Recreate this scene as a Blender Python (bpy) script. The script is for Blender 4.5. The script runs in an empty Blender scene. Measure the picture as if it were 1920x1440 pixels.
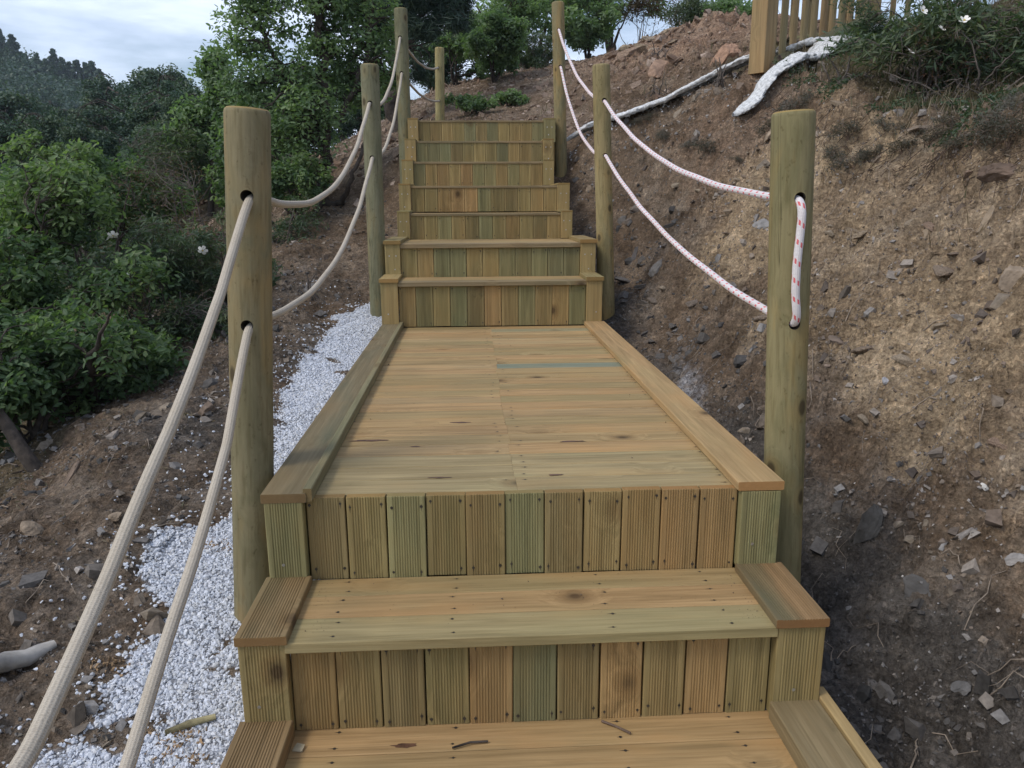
import bpy, math, random
import numpy as np
from mathutils import Vector, Matrix, Euler

random.seed(7)
RNG = np.random.default_rng(11)
SC = bpy.context.scene
COL = SC.collection

# ------------------------------------------------------------------ camera
FPX, PITCH, YAW, ROLL, CX, CH = 1441.0, .2329, .0524, -.0051, -.1266, .710
Fv = Vector((math.sin(YAW) * math.cos(PITCH), math.cos(YAW) * math.cos(PITCH), -math.sin(PITCH)))
Rv = Vector((math.cos(YAW), -math.sin(YAW), 0)); Uv = Rv.cross(Fv)
R2 = math.cos(ROLL) * Rv + math.sin(ROLL) * Uv
U2 = -math.sin(ROLL) * Rv + math.cos(ROLL) * Uv
cam_d = bpy.data.cameras.new("camera"); cam = bpy.data.objects.new("camera", cam_d); COL.objects.link(cam)
cam.matrix_world = Matrix(((R2.x, U2.x, -Fv.x, CX), (R2.y, U2.y, -Fv.y, 0), (R2.z, U2.z, -Fv.z, CH), (0, 0, 0, 1)))
cam_d.sensor_width = 36; cam_d.lens = FPX / 1920 * 36; cam_d.clip_start = .05; cam_d.clip_end = 3000
SC.camera = cam
CAMP = Vector((CX, 0, CH))

def at(px, py, y):
    """world point at depth y (metres ahead) that the picture shows at px, py"""
    v = Fv + R2 * ((px - 960) / FPX) - U2 * ((py - 720) / FPX)
    return CAMP + v * (y / v.y)

# ------------------------------------------------------------------ light
SUN_EL, SUN_AZ = math.radians(50), math.radians(-118)      # azimuth from +Y towards +X
world = bpy.data.worlds.new("World"); SC.world = world; world.use_nodes = True
wn = world.node_tree.nodes; wl = world.node_tree.links; wn.clear()
sky = wn.new("ShaderNodeTexSky"); sky.sky_type = 'NISHITA'; sky.sun_disc = False
sky.sun_elevation = SUN_EL; sky.sun_rotation = SUN_AZ; sky.air_density = 1.0; sky.dust_density = 1.5
tc = wn.new("ShaderNodeTexCoord"); mp = wn.new("ShaderNodeMapping"); mp.inputs['Scale'].default_value = (1.1, 1.1, 5.0)
mp.inputs['Rotation'].default_value = (0.25, 0.1, 0.5)
nz = wn.new("ShaderNodeTexNoise"); nz.inputs['Scale'].default_value = 1.7; nz.inputs['Detail'].default_value = 7; nz.inputs['Roughness'].default_value = .55
cr = wn.new("ShaderNodeValToRGB"); cr.color_ramp.elements[0].position = .43; cr.color_ramp.elements[1].position = .62
mixc = wn.new("ShaderNodeMixRGB"); mixc.inputs['Color2'].default_value = (7.9, 8.8, 10.8, 1)
bg = wn.new("ShaderNodeBackground"); bg.inputs['Strength'].default_value = .115
wo = wn.new("ShaderNodeOutputWorld")
wl.new(tc.outputs['Generated'], mp.inputs[0]); wl.new(mp.outputs[0], nz.inputs['Vector']); wl.new(nz.outputs['Fac'], cr.inputs[0])
wl.new(cr.outputs[0], mixc.inputs['Fac']); wl.new(sky.outputs[0], mixc.inputs['Color1'])
wl.new(mixc.outputs[0], bg.inputs[0]); wl.new(bg.outputs[0], wo.inputs[0])
sl = bpy.data.lights.new("sun", 'SUN'); sl.energy = 1.25; sl.angle = math.radians(16); sl.color = (1, .93, .82)
so = bpy.data.objects.new("sun", sl); COL.objects.link(so)
sd = Vector((math.sin(SUN_AZ) * math.cos(SUN_EL), math.cos(SUN_AZ) * math.cos(SUN_EL), math.sin(SUN_EL)))
so.rotation_euler = sd.to_track_quat('Z', 'Y').to_euler(); so.location = sd * 30
SC.view_settings.view_transform = 'Standard'; SC.view_settings.look = 'None'; SC.view_settings.gamma = 1
SC.view_settings.exposure = .36
SC.cycles.max_bounces = 5; SC.cycles.transparent_max_bounces = 6

# ------------------------------------------------------------------ helpers
def tag(o, label=None, cat=None, group=None, kind=None):
    if label: o['label'] = label
    if cat: o['category'] = cat
    if group: o['group'] = group
    if kind: o['kind'] = kind
    return o

def empty(name, loc, label=None, cat=None, group=None):
    o = bpy.data.objects.new(name, None); COL.objects.link(o); o.location = loc; o.empty_display_size = .1
    return tag(o, label, cat, group)

def fast_mesh(name, V, faces, k, mat_idx=None, smooth=False, attrs=None):
    """V (n,3); faces (m,k) with k verts each, or list of such arrays for mixed sizes"""
    me = bpy.data.meshes.new(name)
    V = np.asarray(V, dtype=np.float32)
    fl = faces if isinstance(faces, list) else [faces]
    fl = [np.asarray(f, dtype=np.int32) for f in fl if len(f)]
    loops = np.concatenate([f.ravel() for f in fl]); tot = np.concatenate([np.full(len(f), f.shape[1], np.int32) for f in fl])
    start = np.concatenate([[0], np.cumsum(tot)[:-1]]).astype(np.int32)
    me.vertices.add(len(V)); me.vertices.foreach_set('co', V.ravel())
    me.loops.add(len(loops)); me.loops.foreach_set('vertex_index', loops)
    me.polygons.add(len(tot)); me.polygons.foreach_set('loop_start', start); me.polygons.foreach_set('loop_total', tot)
    if mat_idx is not None: me.polygons.foreach_set('material_index', np.asarray(mat_idx, np.int32))
    me.polygons.foreach_set('use_smooth', np.full(len(tot), smooth, bool))
    me.update(calc_edges=True)
    if attrs:
        for nm, A in attrs.items():
            A = np.asarray(A, np.float32)
            a = me.color_attributes.new(nm, 'FLOAT_COLOR', 'POINT')
            if A.ndim == 1: A = np.c_[A, A, A]
            if A.shape[1] == 3: A = np.c_[A, np.ones(len(A))]
            a.data.foreach_set('color', A.astype(np.float32).ravel())
    me.validate()
    return me

def link(name, me, mats, parent=None, loc=None):
    o = bpy.data.objects.new(name, me); COL.objects.link(o)
    for m in (mats if isinstance(mats, (list, tuple)) else [mats]): me.materials.append(m)
    if parent: o.parent = parent
    if loc is not None: o.location = loc
    return o

class MB:
    def __init__(s): s.v = []; s.f = {}; s.n = 0; s.fm = []; s.uv = []
    def add(s, V, F, mi=0):
        V = np.asarray(V, float); F = np.asarray(F, int)
        s.v.append(V); s.f.setdefault((F.shape[1], mi), []).append(F + s.n); s.n += len(V)
    def mesh(s, name, smooth=False):
        fl = []; mi = []
        for (k, m), L in s.f.items():
            A = np.concatenate(L); fl.append(A); mi.append(np.full(len(A), m))
        return fast_mesh(name, np.concatenate(s.v), fl, 0, np.concatenate(mi), smooth)

def hsh(ix, iy, seed):
    h = (ix.astype(np.int64) * 374761393 + iy.astype(np.int64) * 668265263 + seed * 1442695041) & 0xffffffff
    h = ((h ^ (h >> 13)) * 1274126177) & 0xffffffff
    h = (h ^ (h >> 16)) & 0xffffffff
    return h / 4294967295.0
def vnoise(x, y, seed=0):
    ix = np.floor(x); iy = np.floor(y); fx = x - ix; fy = y - iy
    def g(dx, dy):
        a = hsh(ix + dx, iy + dy, seed) * 2 * np.pi
        return np.cos(a) * (fx - dx) + np.sin(a) * (fy - dy)
    u = fx * fx * fx * (fx * (fx * 6 - 15) + 10); v = fy * fy * fy * (fy * (fy * 6 - 15) + 10)
    return ((g(0, 0) * (1 - u) + g(1, 0) * u) * (1 - v) + (g(0, 1) * (1 - u) + g(1, 1) * u) * v) * 1.4
def fbm(x, y, sc, octv=4, seed=0, gain=.5, ridged=False):
    x = np.asarray(x, float) * sc; y = np.asarray(y, float) * sc; a = 1; s = 0; t = 0
    for i in range(octv):
        n = vnoise(x, y, seed + i * 17)
        s = s + a * ((1 - 2 * np.abs(n)) if ridged else n); t += a
        a *= gain; x = x * 2.03 + 11.7; y = y * 2.03 - 5.3
    return s / t

# ------------------------------------------------------------------ materials
class NT:
    def __init__(s, name):
        s.m = bpy.data.materials.new(name); s.m.use_nodes = True; s.t = s.m.node_tree; s.t.nodes.clear()
        s.out = s.n('OutputMaterial'); s.b = s.n('BsdfPrincipled'); s.l(s.b, 0, s.out, 0)
    def n(s, ty, **kw):
        nd = s.t.nodes.new('ShaderNode' + ty)
        for k, v in kw.items(): setattr(nd, k, v)
        return nd
    def l(s, a, ao, b, bi): s.t.links.new(a.outputs[ao], b.inputs[bi])
    def set(s, nd, i, v):
        if hasattr(v, 'outputs'): s.l(v, 0, nd, i)
        elif isinstance(v, tuple) and len(v) == 2 and hasattr(v[0], 'outputs'): s.l(v[0], v[1], nd, i)
        else: nd.inputs[i].default_value = v
    def noise(s, vec, scale, detail=4, rough=.55, dist=0.):
        nd = s.n('TexNoise'); s.set(nd, 'Vector', vec); nd.inputs['Scale'].default_value = scale
        nd.inputs['Detail'].default_value = detail; nd.inputs['Roughness'].default_value = rough; nd.inputs['Distortion'].default_value = dist
        return nd
    def ramp(s, fac, stops):
        nd = s.n('ValToRGB'); s.set(nd, 0, fac); e = nd.color_ramp.elements
        while len(e) < len(stops): e.new(.5)
        for i, (p, c) in enumerate(stops):
            e[i].position = p
            e[i].color = (c, c, c, 1) if isinstance(c, (int, float)) else (*c, 1)
        return nd
    def mix(s, fac, a, b, mode='MIX'):
        nd = s.n('MixRGB', blend_type=mode)
        for i, v in enumerate((fac, a, b)):
            if isinstance(v, tuple) and len(v) == 3 and not hasattr(v[0], 'outputs'): v = (*v, 1)
            s.set(nd, i, v)
        return nd
    def math(s, op, a, b=0., c=None):
        nd = s.n('Math', operation=op); s.set(nd, 0, a); s.set(nd, 1, b)
        if c is not None: s.set(nd, 2, c)
        return nd
    def vmath(s, op, a, b):
        nd = s.n('VectorMath', operation=op); s.set(nd, 0, a); s.set(nd, 1, b); return nd
    def bump(s, h, dist, strength=1., nrm=None):
        nd = s.n('Bump'); s.set(nd, 'Height', h); nd.inputs['Distance'].default_value = dist; nd.inputs['Strength'].default_value = strength
        if nrm: s.l(nrm, 0, nd, 'Normal')
        return nd
    def attr(s, name):
        return s.n('Attribute', attribute_name=name)

def wood_mat(name, axis='X', rough=.75, stain=.5, scol=(.66, .88, .80), kx=4.2, kl=3.2, cracks=0.):
    """grain runs along local axis; base colour is each object's own colour"""
    t = NT(name); tc = t.n('TexCoord'); oi = t.n('ObjectInfo')
    rnd = t.math('MULTIPLY', (oi, 'Random'), 37.0)
    cmb = t.n('CombineXYZ'); [t.l(rnd, 0, cmb, i) for i in range(3)]
    v = t.vmath('ADD', (tc, 'Object'), cmb)
    def mapped(sx, sl):
        mp = t.n('Mapping'); t.l(v, 0, mp, 0)
        mp.inputs['Scale'].default_value = (sl, sx, sx) if axis == 'X' else (sx, sx, sl)
        return mp
    # knots
    mk = mapped(kx, kl); vo = t.n('TexVoronoi'); t.l(mk, 0, vo, 'Vector'); vo.inputs['Scale'].default_value = 1.0
    vo.inputs['Randomness'].default_value = 1
    kn = t.ramp((vo, 'Distance'), [(.045, 1.), (.105, 0.)])
    ring = t.ramp((vo, 'Distance'), [(.06, 0.), (.1, 1.), (.19, 0.)])
    # grain, bent round the knots
    bend = t.ramp((vo, 'Distance'), [(0., 1.), (.3, 0.)])
    gm = mapped(34, 1.6)
    gv = t.n('VectorMath', operation='MULTIPLY_ADD'); t.l(bend, 0, gv, 0); gv.inputs[1].default_value = (0, 2.2, 2.2) if axis == 'X' else (2.2, 2.2, 0); t.l(gm, 0, gv, 2)
    g1 = t.noise(gv, 1.0, 5, .6, 1.2)
    gm2 = mapped(150, 5); g2 = t.noise(gm2, 1.0, 3, .6)
    big = mapped(6, 1.1); g3 = t.noise(big, 1.0, 3, .5)
    base = (oi, 'Color')
    c = t.mix(t.ramp(g1, [(.3, 0.), (.7, 1.)]), t.mix(1., base, (.70, .68, .62), 'MULTIPLY'), t.mix(1., base, (1.22, 1.18, 1.12), 'MULTIPLY'))
    c = t.mix(t.ramp(g2, [(.35, .35), (.6, 0.)]), c, t.mix(1., c, (.62, .55, .45), 'MULTIPLY'))
    st = t.ramp(g3, [(.5, 0.), (.72, stain)])
    c = t.mix(st, c, t.mix(1., base, scol, 'MULTIPLY'))
    warm = t.noise(mapped(5, 2.), 1.7, 2, .5)
    c = t.mix(t.ramp(warm, [(.52, 0.), (.75, .55)]), c, t.mix(1., base, (1.16, .98, .80), 'MULTIPLY'))
    if cracks:
        ck = t.noise(mapped(46, .9), 1.0, 2, .4); c = t.mix(t.ramp(ck, [(.285, cracks), (.31, 0.)]), c, (.035, .024, .015))
        pt = t.noise(mapped(9, 5.), 1.0, 4, .6); c = t.mix(t.ramp(pt, [(.42, .55), (.6, 0.)]), c, t.mix(1., c, (.74, .78, .80), 'MULTIPLY'))
    c = t.mix(t.math('MULTIPLY', ring, .45), c, (.16, .09, .035))
    c = t.mix(t.math('MULTIPLY', kn, .85), c, (.060, .034, .016))
    # end grain is darker and redder
    sx = t.n('SeparateXYZ'); t.l(tc, 'Normal', sx, 0)
    en = t.math('GREATER_THAN', t.math('ABSOLUTE', (sx, 'X' if axis == 'X' else 'Z')), .8)
    c = t.mix(t.math('MULTIPLY', en, .8), c, t.mix(1., base, (.88, .66, .46), 'MULTIPLY'))
    t.l(c, 0, t.b, 'Base Color'); t.b.inputs['Roughness'].default_value = rough; t.b.inputs['Specular IOR Level'].default_value = .25
    b1 = t.bump(g1, .0012, .7); b2 = t.bump(g2, .0007, .7, b1); t.l(b2, 0, t.b, 'Normal')
    return t.m

def flat_mat(name, col, rough=.8, var=.25, scale=40, metal=0., bump=.0):
    t = NT(name); tc = t.n('TexCoord'); n = t.noise((tc, 'Object'), scale, 4)
    c = t.mix(t.ramp(n, [(.3, 0.), (.7, 1.)]), tuple(x * (1 - var) for x in col), tuple(min(1, x * (1 + var)) for x in col))
    t.l(c, 0, t.b, 'Base Color'); t.b.inputs['Roughness'].default_value = rough; t.b.inputs['Metallic'].default_value = metal
    if bump: t.l(t.bump(n, bump), 0, t.b, 'Normal')
    return t.m

def leaf_mat(name, dark, light, tip, trans=.35):
    t = NT(name); a = t.attr('tint'); sp = t.n('SeparateColor'); t.l(a, 'Color', sp, 0)
    c = t.mix((sp, 0), dark, light); c = t.mix((sp, 1), c, tip)
    t.l(c, 0, t.b, 'Base Color'); t.b.inputs['Roughness'].default_value = .5; t.b.inputs['Specular IOR Level'].default_value = .35
    tr = t.n('BsdfTranslucent'); c2 = t.mix(1., c, (.95, 1.15, .5), 'MULTIPLY'); t.l(c2, 0, tr, 0)
    ms = t.n('MixShader'); ms.inputs[0].default_value = trans; t.l(t.b, 0, ms, 1); t.l(tr, 0, ms, 2); t.l(ms, 0, t.out, 0)
    return t.m

def tint_mat(name, rough=.9, bump=.002, scale=60, var=.3):
    """colour comes from the stone's own colour attribute"""
    t = NT(name); a = t.attr('tint'); tc = t.n('TexCoord'); n = t.noise((tc, 'Object'), scale, 4, .6)
    c = t.mix(t.ramp(n, [(.3, 0.), (.7, 1.)]), t.mix(1., (a, 'Color'), (1 - var,) * 3, 'MULTIPLY'), t.mix(1., (a, 'Color'), (1 + var,) * 3, 'MULTIPLY'))
    t.l(c, 0, t.b, 'Base Color'); t.b.inputs['Roughness'].default_value = rough; t.b.inputs['Specular IOR Level'].default_value = .2
    if bump: t.l(t.bump(n, bump), 0, t.b, 'Normal')
    return t.m

M_BOARD = wood_mat('treated_pine_board', 'X', .75, .3, (.74, .92, .84))
M_STAINED = wood_mat('stained_pine_board', 'X', .75, .95, (.42, .62, .66))
M_RAIL = wood_mat('round_rail_wood', 'Z', .85, .5, (.7, .85, .8), 6.5, 4.2)
t = NT('treated_round_pole'); tc = t.n('TexCoord'); oi = t.n('ObjectInfo'); rnd = t.math('MULTIPLY', (oi, 'Random'), 23.); cmb = t.n('CombineXYZ'); [t.l(rnd, 0, cmb, i) for i in range(3)]
pv_ = t.vmath('ADD', (tc, 'Object'), cmb)
def mpd(sx, sl, dist=None):
    m_ = t.n('Mapping'); t.l(dist or pv_, 0, m_, 0); m_.inputs['Scale'].default_value = (sx, sx, sl); return m_
vo = t.n('TexVoronoi'); t.l(mpd(8.5, 5.2), 0, vo, 'Vector'); vo.inputs['Scale'].default_value = 1.
kn = t.ramp((vo, 'Distance'), [(.09, 1.), (.15, 0.)]); halo = t.ramp((vo, 'Distance'), [(.10, 0.), (.15, 1.), (.30, 0.)]); bend = t.ramp((vo, 'Distance'), [(0., 1.), (.4, 0.)])
gv = t.n('VectorMath', operation='MULTIPLY_ADD'); t.l(bend, 0, gv, 0); gv.inputs[1].default_value = (2.5, 2.5, 0); t.l(mpd(26, 2.2), 0, gv, 2)
g1 = t.noise(gv, 1., 5, .6, 1.5); g2 = t.noise(mpd(110, 9), 1., 4, .6); pt = t.noise(mpd(9, 3.2), 1., 5, .65, .8); pt2 = t.noise(mpd(5, 1.4), 1.7, 4, .6, .5); pit = t.noise(mpd(60, 40), 1., 3, .6)
base = (oi, 'Color')
c = t.mix(t.ramp(g1, [(.3, 0.), (.7, 1.)]), t.mix(1., base, (.86, .85, .82), 'MULTIPLY'), t.mix(1., base, (1.10, 1.09, 1.06), 'MULTIPLY'))
c = t.mix(t.ramp(pt, [(.42, .7), (.58, 0.)]), c, t.mix(1., c, (.70, .74, .70), 'MULTIPLY'))
c = t.mix(t.ramp(pt2, [(.52, 0.), (.68, .7)]), c, t.mix(1., base, (1.32, 1.08, .78), 'MULTIPLY'))
c = t.mix(t.ramp(g2, [(.36, .5), (.5, 0.)]), c, t.mix(1., c, (.62, .58, .5), 'MULTIPLY'))
c = t.mix(t.ramp(pit, [(.30, .5), (.38, 0.)]), c, t.mix(1., c, (.45, .4, .33), 'MULTIPLY'))
c = t.mix(t.math('MULTIPLY', halo, .35), c, t.mix(1., base, (1.15, .88, .6), 'MULTIPLY')); c = t.mix(t.math('MULTIPLY', kn, .85), c, (.065, .045, .022))
cc = t.n('SeparateXYZ'); t.l(mpd(1, 1), 0, cc, 0); ck = t.noise(mpd(17, .55, t.vmath('ADD', pv_, (3.1, 1.7, 9.))), 1., 3, .55)
c = t.mix(t.math('MULTIPLY', t.ramp(t.math('ABSOLUTE', t.math('SUBTRACT', ck, .40)), [(.0, 1.), (.0065, 0.)]), .8), c, (.035, .028, .016))
gn = t.n('SeparateXYZ'); t.l(tc, 'Normal', gn, 0); en = t.math('GREATER_THAN', (gn, 'Z'), .75); c = t.mix(t.math('MULTIPLY', en, .9), c, t.mix(1., base, (1.25, 1.02, .72), 'MULTIPLY'))
t.l(c, 0, t.b, 'Base Color'); t.b.inputs['Roughness'].default_value = .85; t.b.inputs['Specular IOR Level'].default_value = .2
b = t.bump(g1, .0012, .6); b = t.bump(g2, .0008, .6, b); b = t.bump(pt, .002, .5, b); t.l(b, 0, t.b, 'Normal')
M_POST = t.m
M_NAIL = flat_mat('nail_iron', (.035, .027, .02), .6, .4)
M_SCREW = flat_mat('zinc_screw', (.5, .5, .48), .35, .2, 200, .8)
M_HOLE = flat_mat('drilled_wood_dark', (.05, .035, .02), .95)
M_BARK = flat_mat('bark', (.055, .043, .034), .95, .45, 30, 0, .01)
M_BARKG = flat_mat('grey_bark', (.12, .10, .085), .95, .4, 30, 0, .008)
M_DRY = flat_mat('dry_twigs', (.16, .11, .08), .95, .4, 20)
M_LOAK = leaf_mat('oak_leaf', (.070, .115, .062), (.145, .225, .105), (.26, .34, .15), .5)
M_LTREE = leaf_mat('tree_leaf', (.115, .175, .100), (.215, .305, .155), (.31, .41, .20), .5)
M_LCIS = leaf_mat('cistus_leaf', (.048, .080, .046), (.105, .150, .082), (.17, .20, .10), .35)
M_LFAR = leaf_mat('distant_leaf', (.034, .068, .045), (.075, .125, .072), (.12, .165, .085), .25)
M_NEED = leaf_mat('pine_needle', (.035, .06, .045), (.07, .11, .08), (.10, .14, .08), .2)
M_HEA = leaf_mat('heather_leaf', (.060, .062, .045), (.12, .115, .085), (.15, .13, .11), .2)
M_RED = leaf_mat('reddish_leaf', (.05, .04, .02), (.10, .075, .03), (.16, .07, .04), .2)
M_PETAL = flat_mat('white_petal', (.78, .76, .70), .6, .08)
M_STONE = tint_mat('loose_stone')
M_WHITE = tint_mat('white_chipping', .8, .001, 120, .12)
M_ROCK = tint_mat('weathered_rock', .9, .01, 14, .4)

# ground
t = NT('hillside_soil'); tc = t.n('TexCoord'); P = (tc, 'Object'); ma = t.attr('mask'); sp = t.n('SeparateColor'); t.l(ma, 'Color', sp, 0)
mb_ = t.attr('mask2'); sp2 = t.n('SeparateColor'); t.l(mb_, 'Color', sp2, 0)
n1 = t.noise(P, 2.6, 8, .68, .3); n2 = t.noise(P, 19, 6, .7); n3 = t.noise(P, 90, 4, .7)
strm = t.n('Mapping'); t.set(strm, 0, P); strm.inputs['Rotation'].default_value = (.25, .35, .5); strm.inputs['Scale'].default_value = (3., 7., 26.)
ns = t.noise(strm, 1., 6, .65, .6)
brown = t.ramp(n1, [(.28, (.100, .068, .043)), (.48, (.190, .138, .094)), (.60, (.245, .190, .138)), (.75, (.34, .28, .21))])
clay = t.ramp(n1, [(.25, (.25, .185, .115)), (.5, (.43, .325, .210)), (.75, (.56, .45, .32))])
shale = t.ramp(n1, [(.25, (.066, .058, .050)), (.5, (.112, .100, .087)), (.75, (.185, .168, .150))])
orange = t.ramp(n1, [(.25, (.20, .125, .085)), (.5, (.33, .225, .155)), (.75, (.46, .34, .25))])
green = t.ramp(n2, [(.3, (.035, .045, .022)), (.6, (.085, .08, .04)), (.8, (.14, .11, .065))])
white = t.ramp(n3, [(.3, (.40, .43, .48)), (.55, (.55, .58, .64))])
edge = lambda ch, lo=.3: t.ramp(t.math('ADD', ch, t.math('MULTIPLY', t.math('SUBTRACT', n2, .5), .9)), [(lo - .1, 0.), (lo + .45, 1.)])
c = t.mix(edge((sp, 1)), brown, clay); c = t.mix(edge((sp2, 0)), c, orange)
c = t.mix(edge((sp, 2)), c, green); c = t.mix(edge((sp, 0)), c, shale); c = t.mix(edge((sp2, 1), .42), c, white)
c = t.mix(t.ramp(ns, [(.35, .55), (.5, 0.)]), c, t.mix(1., c, (.50, .46, .42), 'MULTIPLY'))
vo = t.n('TexVoronoi'); t.set(vo, 'Vector', P); vo.inputs['Scale'].default_value = 75
vs = t.n('SeparateColor'); t.l(vo, 'Color', vs, 0)
c = t.mix(t.ramp((vs, 0), [(.62, 0.), (.95, .55)]), c, t.mix(1., c, (1.7, 1.65, 1.6), 'MULTIPLY'))
c = t.mix(t.ramp(n3, [(.36, .6), (.52, 0.)]), c, t.mix(1., c, (.45, .42, .40), 'MULTIPLY'))
n4 = t.noise(P, 42, 5, .75, .4); n5 = t.noise(P, 7.5, 5, .7, .3)
c = t.mix(1., c, t.ramp(n4, [(.30, .50), (.44, 1.0), (.56, 1.22), (.70, 1.75)]), 'MULTIPLY')
c = t.mix(1., c, t.ramp(n5, [(.30, .68), (.50, 1.05), (.70, 1.35)]), 'MULTIPLY')
v2 = t.n('TexVoronoi'); t.set(v2, 'Vector', P); v2.inputs['Scale'].default_value = 30; v2s = t.n('SeparateColor'); t.l(v2, 'Color', v2s, 0)
peb = t.math('MULTIPLY', t.math('GREATER_THAN', (v2s, 1), .72), t.ramp((v2, 'Distance'), [(.22, 1.), (.36, 0.)]))
c = t.mix(t.math('MULTIPLY', peb, .5), c, t.mix(1., c, (1.65, 1.6, 1.55), 'MULTIPLY'))
t.l(c, 0, t.b, 'Base Color'); t.b.inputs['Roughness'].default_value = .95; t.b.inputs['Specular IOR Level'].default_value = .12
b = t.bump(ns, .04, .6); b = t.bump(n2, .045, .9, b); b = t.bump(n3, .014, .9, b); b = t.bump((vo, 'Distance'), .006, .6, b); b = t.bump(n4, .02, .9, b); b = t.bump(peb, .01, .6, b); t.l(b, 0, t.b, 'Normal')
M_SOIL = t.m

def rope_mat(name, base, dark, fleck=None):
    t = NT(name); uv = t.n('UVMap'); sx = t.n('SeparateXYZ'); t.l(uv, 0, sx, 0)
    a = t.math('ADD', t.math('MULTIPLY', (sx, 0), 6.), t.math('MULTIPLY', (sx, 1), 150.))
    d = t.math('SUBTRACT', t.math('MULTIPLY', (sx, 0), 6.), t.math('MULTIPLY', (sx, 1), 150.))
    s1 = t.math('SINE', t.math('MULTIPLY', a, 6.2832)); s2 = t.math('SINE', t.math('MULTIPLY', d, 6.2832))
    h = t.math('MULTIPLY', s1, s2); hh = t.math('ADD', t.math('MULTIPLY', h, .5), .5)
    tc = t.n('TexCoord'); nn = t.noise((tc, 'Object'), 9, 4); nf = t.noise((tc, 'Object'), 300, 3)
    c = t.mix(t.ramp(hh, [(0., .55), (.5, 1.)]), dark, base)
    c = t.mix(t.ramp(nn, [(.45, 0.), (.7, .35)]), c, t.mix(1., c, (.72, .66, .56), 'MULTIPLY'))
    c = t.mix(t.ramp(nf, [(.3, .5), (.5, 0.)]), c, dark)
    if fleck:
        f1 = t.math('FRACT', t.math('ADD', t.math('MULTIPLY', (sx, 1), 21.), t.math('MULTIPLY', (sx, 0), 1.)))
        m1 = t.math('LESS_THAN', f1, .26)
        m2 = t.math('GREATER_THAN', t.math('SINE', t.math('MULTIPLY', (sx, 0), 6.2832 * 6)), -.1)
        c = t.mix(t.math('MULTIPLY', t.math('MULTIPLY', m1, m2), .85), c, fleck)
    t.l(c, 0, t.b, 'Base Color'); t.b.inputs['Roughness'].default_value = .85
    t.l(t.bump(t.math('ADD', hh, t.math('MULTIPLY', nf, .6)), .0010, .8), 0, t.b, 'Normal')
    return t.m
M_ROPE = rope_mat('braided_beige_rope', (.50, .44, .35), (.27, .225, .17))
M_FIB = flat_mat('rope_fibre', (.48, .43, .35), .9)
M_ROPER = rope_mat('white_rope_red_fleck', (.76, .72, .72), (.62, .56, .57), (.66, .05, .06))

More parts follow.
